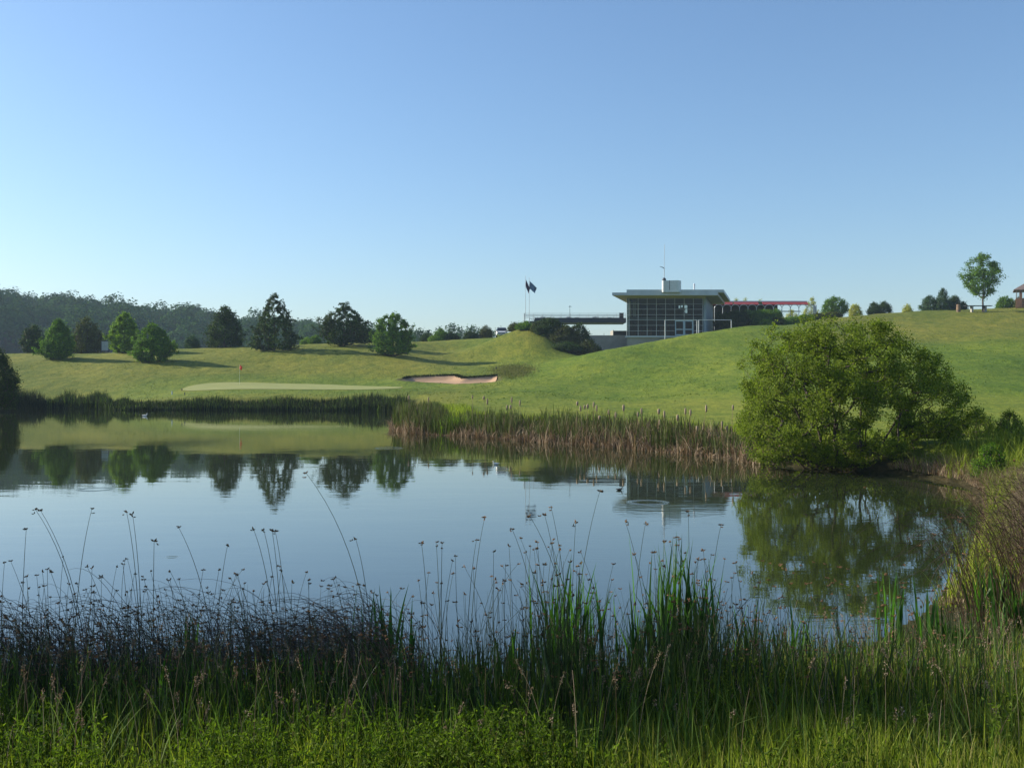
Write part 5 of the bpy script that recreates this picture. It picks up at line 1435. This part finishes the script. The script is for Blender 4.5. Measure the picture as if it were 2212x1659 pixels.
    den = np.interp(X, [-120, 820, 880, 1140, 1200, 1300, 1380, 1560, 1700, 1900, 2150], [1, 1, .55, .7, .8, .7, .9, .9, .6, .55, .8]); k = rng.random(n) < den; X, d = X[k], d[k]; n = len(X)
    x = (X - CX) / F * d; z = np.maximum(H(x, d, False), -.03)
    row = np.interp(X, [-120, 60, 330, 520, 760, 830, 900, 1050, 1200, 1330, 1480, 1620, 1900, 2150], [1270, 1250, 1240, 1240, 1250, 1300, 1300, 1260, 1190, 1270, 1180, 1250, 1290, 1290])
    row = row + np.abs(rng.normal(0, 110, n)) + rng.uniform(0, 110, n)
    h = np.clip(CAM_H - (row - YH) / F * d - z, .15, 1.5)
    p0 = np.column_stack((x, d, z)); az = rng.uniform(0, 6.28, n); be = np.abs(rng.normal(.0, .22, n))
    p2 = p0 + np.column_stack((np.cos(az) * be * h, np.sin(az) * be * h * .6, h * (1 - be * .25))); p1 = p0 + np.column_stack((np.cos(az) * be * h * .15, np.sin(az) * be * .1 * h, h * .65))
    m = MB(); pts = stems(p0, p1, p2, rng.uniform(.0018, .0034, n), m, 7)
    o = stuff(m.build('rushes', M['rush']), 'dense thicket of dark rush stems along the near shore', 'rushes')
    k = rng.random(n) < .3; m = MB(); seedheads(rng, pts[k, -1], m, .0082, 4)
    stuff(m.build('seed_head', M['seed'], o))
    # dry arching stems bent over to the left, the dark mass at the lower left
    def arching(n, Xa, Xb, amp, seed, lab, hh=(.55, 1.05), dirn=-1, r=.0026, da=5.9, db=8.0):
        rg = np.random.default_rng(seed); X = rg.uniform(Xa, Xb, n); cl = np.round(X / 85) * 85 + rg.normal(0, 24, n); d = rg.uniform(da, db, n); x = (cl - CX) / F * d
        z = np.maximum(H(x, d, False), -.02); p0 = np.column_stack((x, d, z)); L = rg.uniform(*hh, n) * np.interp(d, [5.9, 8], [.72, 1.05]); rc_ = rg.uniform(.25, 1.15, n) * amp
        p1 = p0 + np.column_stack((dirn * rc_ * .35 * L, rg.normal(0, .12, n), L * 1.15)); p2 = p0 + np.column_stack((dirn * (rc_ * 1.15) * L + rg.normal(0, .06, n), rg.normal(0, .3, n), L * rg.uniform(.35, .98, n)))
        m = MB(); pp = stems(p0, p1, p2, rg.uniform(.7, 1.2, n) * r, m, 10)
        o = stuff(m.build('dry_rushes', M['rush_dry']), lab, 'rushes')
        k = rg.random(n) < .12; m = MB(); seedheads(rg, pp[k, -1], m, .010, 4); stuff(m.build('seed_head', M['seed'], o))
    arching(620, 60, 900, 1.1, 51, 'dark dry rushes arching over to the left in the lower left of the near shore', hh=(.25, .85))
    arching(260, -200, 220, .9, 52, 'dry bent rushes at the left edge of the near shore', hh=(.25, .7))
    # three big fans of bent rushes, each from one root clump, swept over to the left
    for q, (Xr, dr_, nn, Lm, lb) in enumerate(((850, 7.3, 620, 1.5, 'great fan of bent dry rushes swept left from a clump near the middle'), (520, 7.0, 360, 1.25, 'second fan of bent dry rushes swept left, in the left half'),
                                               (235, 6.8, 330, 1.15, 'third fan of bent dry rushes swept left, near the left edge'))):
        rg = np.random.default_rng(70 + q); xr = (Xr - CX) / F * dr_
        p0 = np.column_stack((xr + rg.normal(-.05, .20, nn), dr_ + rg.normal(0, .25, nn), np.zeros(nn)))
        L = Lm * rg.uniform(.35, 1.0, nn); th = rg.uniform(.05, 1.0, nn) ** .7      # 0 upright .. 1 lying over
        reach = L * (.15 + .85 * th); rise = L * (.62 - .38 * th)
        p1 = p0 + np.column_stack((-reach * .28, rg.normal(0, .1, nn), rise * 1.35)); p2 = p0 + np.column_stack((-reach, rg.normal(0, .22, nn), rise * rg.uniform(.65, 1.05, nn)))
        m = MB(); pp = stems(p0, p1, p2, rg.uniform(.0022, .0038, nn), m, 12, .3)
        o = m.build('bent_rushes', M['bent_rush_lit']); stuff(o, lb, 'rushes')
        k = rg.random(nn) < .3; m = MB(); seedheads(rg, pp[k, -1], m, .0085, 4); stuff(m.build('seed_head', M['seed'], o))
    arching(260, 2110, 2380, .8, 53, 'dark arching rushes at the right edge of the near shore', hh=(.7, 1.25), da=7.5, db=9.5)
    n = 3300; X = rng.uniform(-120, 2330, n); d = rng.uniform(5.2, 8.0, n); x = (X - CX) / F * d; z = np.maximum(H(x, d, False), -.02)
    row = np.interp(X, [-120, 800, 1100, 1200, 1300, 1450, 1600, 2330], [1400, 1380, 1370, 1290, 1380, 1270, 1340, 1330]) + np.abs(rng.normal(0, 90, n))
    m = MB(); blades(rng, np.column_stack((x, d, z)), np.clip(CAM_H - (row - YH) / F * d - z, .12, 1.3), .010, rng.uniform(0, 6.28, n), np.abs(rng.normal(0, .16, n)), m, 5)
    stuff(m.build('reed_blades', M['reed_dark']), 'narrow dark green reed blades among the near rushes', 'reeds')
    # brown seed litter low in the thicket
    n = 900; X = rng.uniform(-60, 900, n); d = rng.uniform(5.8, 7.2, n); x = (X - CX) / F * d
    m = MB(); seedheads(rng, np.column_stack((x, d, rng.uniform(.25, .75, n))), m, .009, 4)
    stuff(m.build('seed_heads', M['seed']), 'brown seed clusters low in the lower left thicket', 'seed heads')
rushes()

def cattail_plants():
    rng = np.random.default_rng(61)
    spots = [(1222, 7.4, 1195, 30, 1.0, 'tall dark cattail plant with broad upright leaves right of centre'), (1262, 7.1, 1245, 20, 1, 'bright leaved cattail plant just right of the tall dark one'),
             (1452, 7.4, 1130, 34, .9, 'tallest cattail plant, below the right corner of the clubhouse reflection'), (1500, 7.3, 1200, 28, 1.1, 'cattail plant with spreading leaves right of the tallest one'),
             (1385, 7.0, 1255, 12, 1, 'thin cattail plant left of the tallest one'), (1620, 7.2, 1290, 12, 1.2, 'small cattail plant under the left of the willow reflection'),
             (1725, 7.3, 1300, 14, 1, 'small cattail plant under the middle of the willow reflection'), (1935, 7.6, 1225, 14, .8, 'thin cattail plant below the right of the willow reflection'),
             (2010, 7.4, 1260, 14, .9, 'cattail plant in front of the open water gap at the right'), (2150, 8.6, 1195, 34, 1.1, 'large bright cattail plant near the right edge'),
             (2190, 8.0, 1270, 30, 1.2, 'bright cattail plant cut by the right edge'), (2075, 7.4, 1330, 14, 1.2, 'low cattail plant left of the large bright ones at the right'),
             (820, 7.3, 1255, 14, .8, 'cattail plant where the dark arching rushes end, left one'), (850, 7.2, 1270, 10, .9, 'cattail plant where the dark arching rushes end, right one'),
             (430, 6.9, 1320, 5, .5, 'two-bladed green shoot high in the dark arching rushes'), (395, 5.9, 1395, 10, 1.4, 'bright green iris-like shoots in the dark thicket, left group'),
             (495, 5.9, 1420, 6, .7, 'slim bright shoot between the two bright groups of the dark thicket'), (660, 6.0, 1400, 7, .8, 'bright green shoot in the dark thicket, right of the middle'),
             (735, 5.8, 1490, 6, 1, 'low bright green shoot at the foot of the dark thicket'), (1110, 6.6, 1350, 10, 1, 'small cattail plant left of the tall dark one'),
             (1700, 6.2, 1410, 8, 1.4, 'low cattail shoot with bent blade in front of the willow reflection'), (1830, 6.3, 1390, 9, 1.2, 'low cattail shoot in the right foreground'),
             (1960, 6.2, 1400, 9, 1.3, 'low broad bladed shoot in the right foreground, left of the last one'), (2080, 6.0, 1430, 8, 1.3, 'last low broad bladed shoot in the right foreground')]
    for i, (X, d, Y, n, sp, lb) in enumerate(spots):
        x, y, z = at_ground(X, d); z = max(z, -.02); n = max(n, 8); zt = tz(Y, d)
        r = empty('cattail_plant', (x, y, z), lb, 'cattail', 'cattail plants of the near shore')
        n = int(n * 1.35); b = np.column_stack((rng.normal(0, .032 * n ** .3, n), rng.normal(0, .05, n), np.zeros(n)))
        h = (zt - z) * rng.uniform(.55, 1.0, n); h[0] = zt - z
        m = MB(); blades(rng, b, h, .024, rng.choice([0, math.pi], n) + rng.normal(0, .8, n), np.abs(rng.normal(0, .13 * sp, n)), m, 7, stiff=2.2); m.build('leaf_blades', M['blade'], r)
cattail_plants()

def meadow():
    rng = np.random.default_rng(71)
    DM = lambda X: np.interp(X, [-200, 1100, 1500, 1900, 2400], [5.35, 5.4, 5.8, 6.4, 7.0])
    def area(n, d0, d1, wide=1.6):
        n = int(n * 1.45); d0 = d0 - .5
        d = np.sqrt(rng.uniform(d0 ** 2, d1 ** 2, n)); x = rng.uniform(-1, 1, n) * d * .5145 * wide
        k = (d < DM(CX + F * x / d) + rng.normal(0, .22, n) + (d1 > 6.7) * .8) & (np.abs(x) < d * .5145 * rng.uniform(1.15, 1.65, n)) & (d > d0 + np.abs(rng.normal(0, .3, n)))
        return x[k], d[k]
    # herbs: upright stalks with small leaves in pairs
    x, y = area(8000, 4.2, 6.2); X = CX + F * x / y
    k = rng.random(len(x)) < np.interp(X, [0, 1300, 1700, 2000], [.62, .7, .4, .12]); x, y, X = x[k], y[k], X[k]
    k = rng.random(len(x)) < np.clip(.45 + 2.4 * vnoise(x * 2.2, y * 2.2 + 3), .03, 1); x, y, X = x[k], y[k], X[k]
    z = H(x, y, False); n = len(x)
    h = rng.uniform(.10, .30, n) * (.6 + .8 * (vnoise(x * 2.1, y * 2.1) + .5)); lean = rng.normal(0, .05, (n, 2))
    p0 = np.column_stack((x, y, z)); p2 = p0 + np.column_stack((lean, h)); p1 = (p0 + p2) / 2 + rng.normal(0, .01, (n, 3))
    m = MB(); stems(p0, p1, p2, .0018, m, 3, .6)
    cen = []; q = 20
    s = rng.uniform(.2, 1.04, (n, q)) ** .7
    cen = p0[:, None] * (1 - s)[..., None] + p2[:, None] * s[..., None] + rng.normal(0, .013, (n, q, 3))
    leaves(rng, cen.reshape(-1, 3), .024, m, aspect=.42, up=.4)
    stuff(m.build('herbs', M['herb']), 'leafy bright green herbs covering the near bank', 'herbs')
    # grass
    x, y = area(60000, 4.2, 6.6); X = CX + F * x / y; k = rng.random(len(x)) < np.interp(X, [0, 1200, 1700, 2100], [.26, .40, .85, 1]); x, y, X = x[k], y[k], X[k]; z = np.maximum(H(x, y, False), -.01); n = len(x)
    h = rng.uniform(.08, .26, n) * (.6 + .7 * (vnoise(x * 1.3, y * 1.3) + .5)) * np.interp(y, [4.2, 6, 7.2], [.9, 1.1, 1.2])
    m = MB(); blades(rng, np.column_stack((x, y, z)), h, .0055, rng.uniform(0, 6.28, n), np.abs(rng.normal(.15, .25, n)), m, 4)
    stuff(m.build('near_grass', M['grass']), 'thin green grass along the bottom of the near bank', 'grass')
    x, y = area(9000, 4.2, 6.8); X = CX + F * x / y; k = rng.random(len(x)) < np.interp(X, [0, 1300, 1800, 2200], [.04, .08, .6, 1]); x, y = x[k], y[k]; n = len(x)
    m = MB(); blades(rng, np.column_stack((x, y, H(x, y, False))), rng.uniform(.10, .30, n), .0045, rng.uniform(0, 6.28, n), np.abs(rng.normal(.2, .35, n)), m, 4)
    stuff(m.build('pale_grass', M['pale_grass']), 'pale yellowish fine grass at the lower right of the near bank', 'grass')
    # taller grass stalks with loose seed plumes
    x, y = area(900, 4.9, 6.8); n = len(x); z = H(x, y, False); h = rng.uniform(.22, .55, n); az = rng.uniform(0, 6.28, n)
    p0 = np.column_stack((x, y, z)); b_ = rng.uniform(.05, .3, n); p2 = p0 + np.column_stack((np.cos(az) * b_ * h, np.sin(az) * b_ * h, h)); p1 = p0 + np.column_stack((0 * h, 0 * h, h * .6))
    m = MB(); pts = stems(p0, p1, p2, .0014, m, 6, .5)
    k = rng.random(n) < .5; t = pts[k]
    s = rng.random((k.sum(), 26)); a = t[:, -2][:, None]; b = t[:, -1][:, None]
    leaves(rng, (a * (1 - s[..., None]) + b * s[..., None] + rng.normal(0, .006, (k.sum(), 26, 3))).reshape(-1, 3), .010, m, up=1.0)
    stuff(m.build('grass_stalks', M['straw']), 'straw coloured seeding grass stalks in the near bank', 'grass')
    x, y = area(3600, 4.8, 6.8); n = len(x); z = np.maximum(H(x, y, False), 0); 
    m = MB(); blades(rng, np.column_stack((x, y, z)), rng.uniform(.15, .45, n), .007, rng.uniform(0, 6.28, n), np.abs(rng.normal(.2, .4, n)), m, 5)
    stuff(m.build('tall_grass', M['reed_green']), 'taller green blades between the herbs and the rushes', 'grass')
meadow()

# ------------------------------------------------------------------ air
def haze():
    m, n, b, out = newmat('haze'); n.nodes.remove(b)
    v = n.nodes.new('ShaderNodeVolumePrincipled')
    v.inputs['Color'].default_value = (0.60, 0.80, 1.0, 1); v.inputs['Density'].default_value = 0.00023; v.inputs['Anisotropy'].default_value = 0.0
    n.links.new(v.outputs[0], out.inputs['Volume'])
    mb = MB(); mb.box(-1100, 1100, -1100, 1100, -2.6, 82)
    o = mb.build('haze', m); tag(o, kind='stuff')
haze()
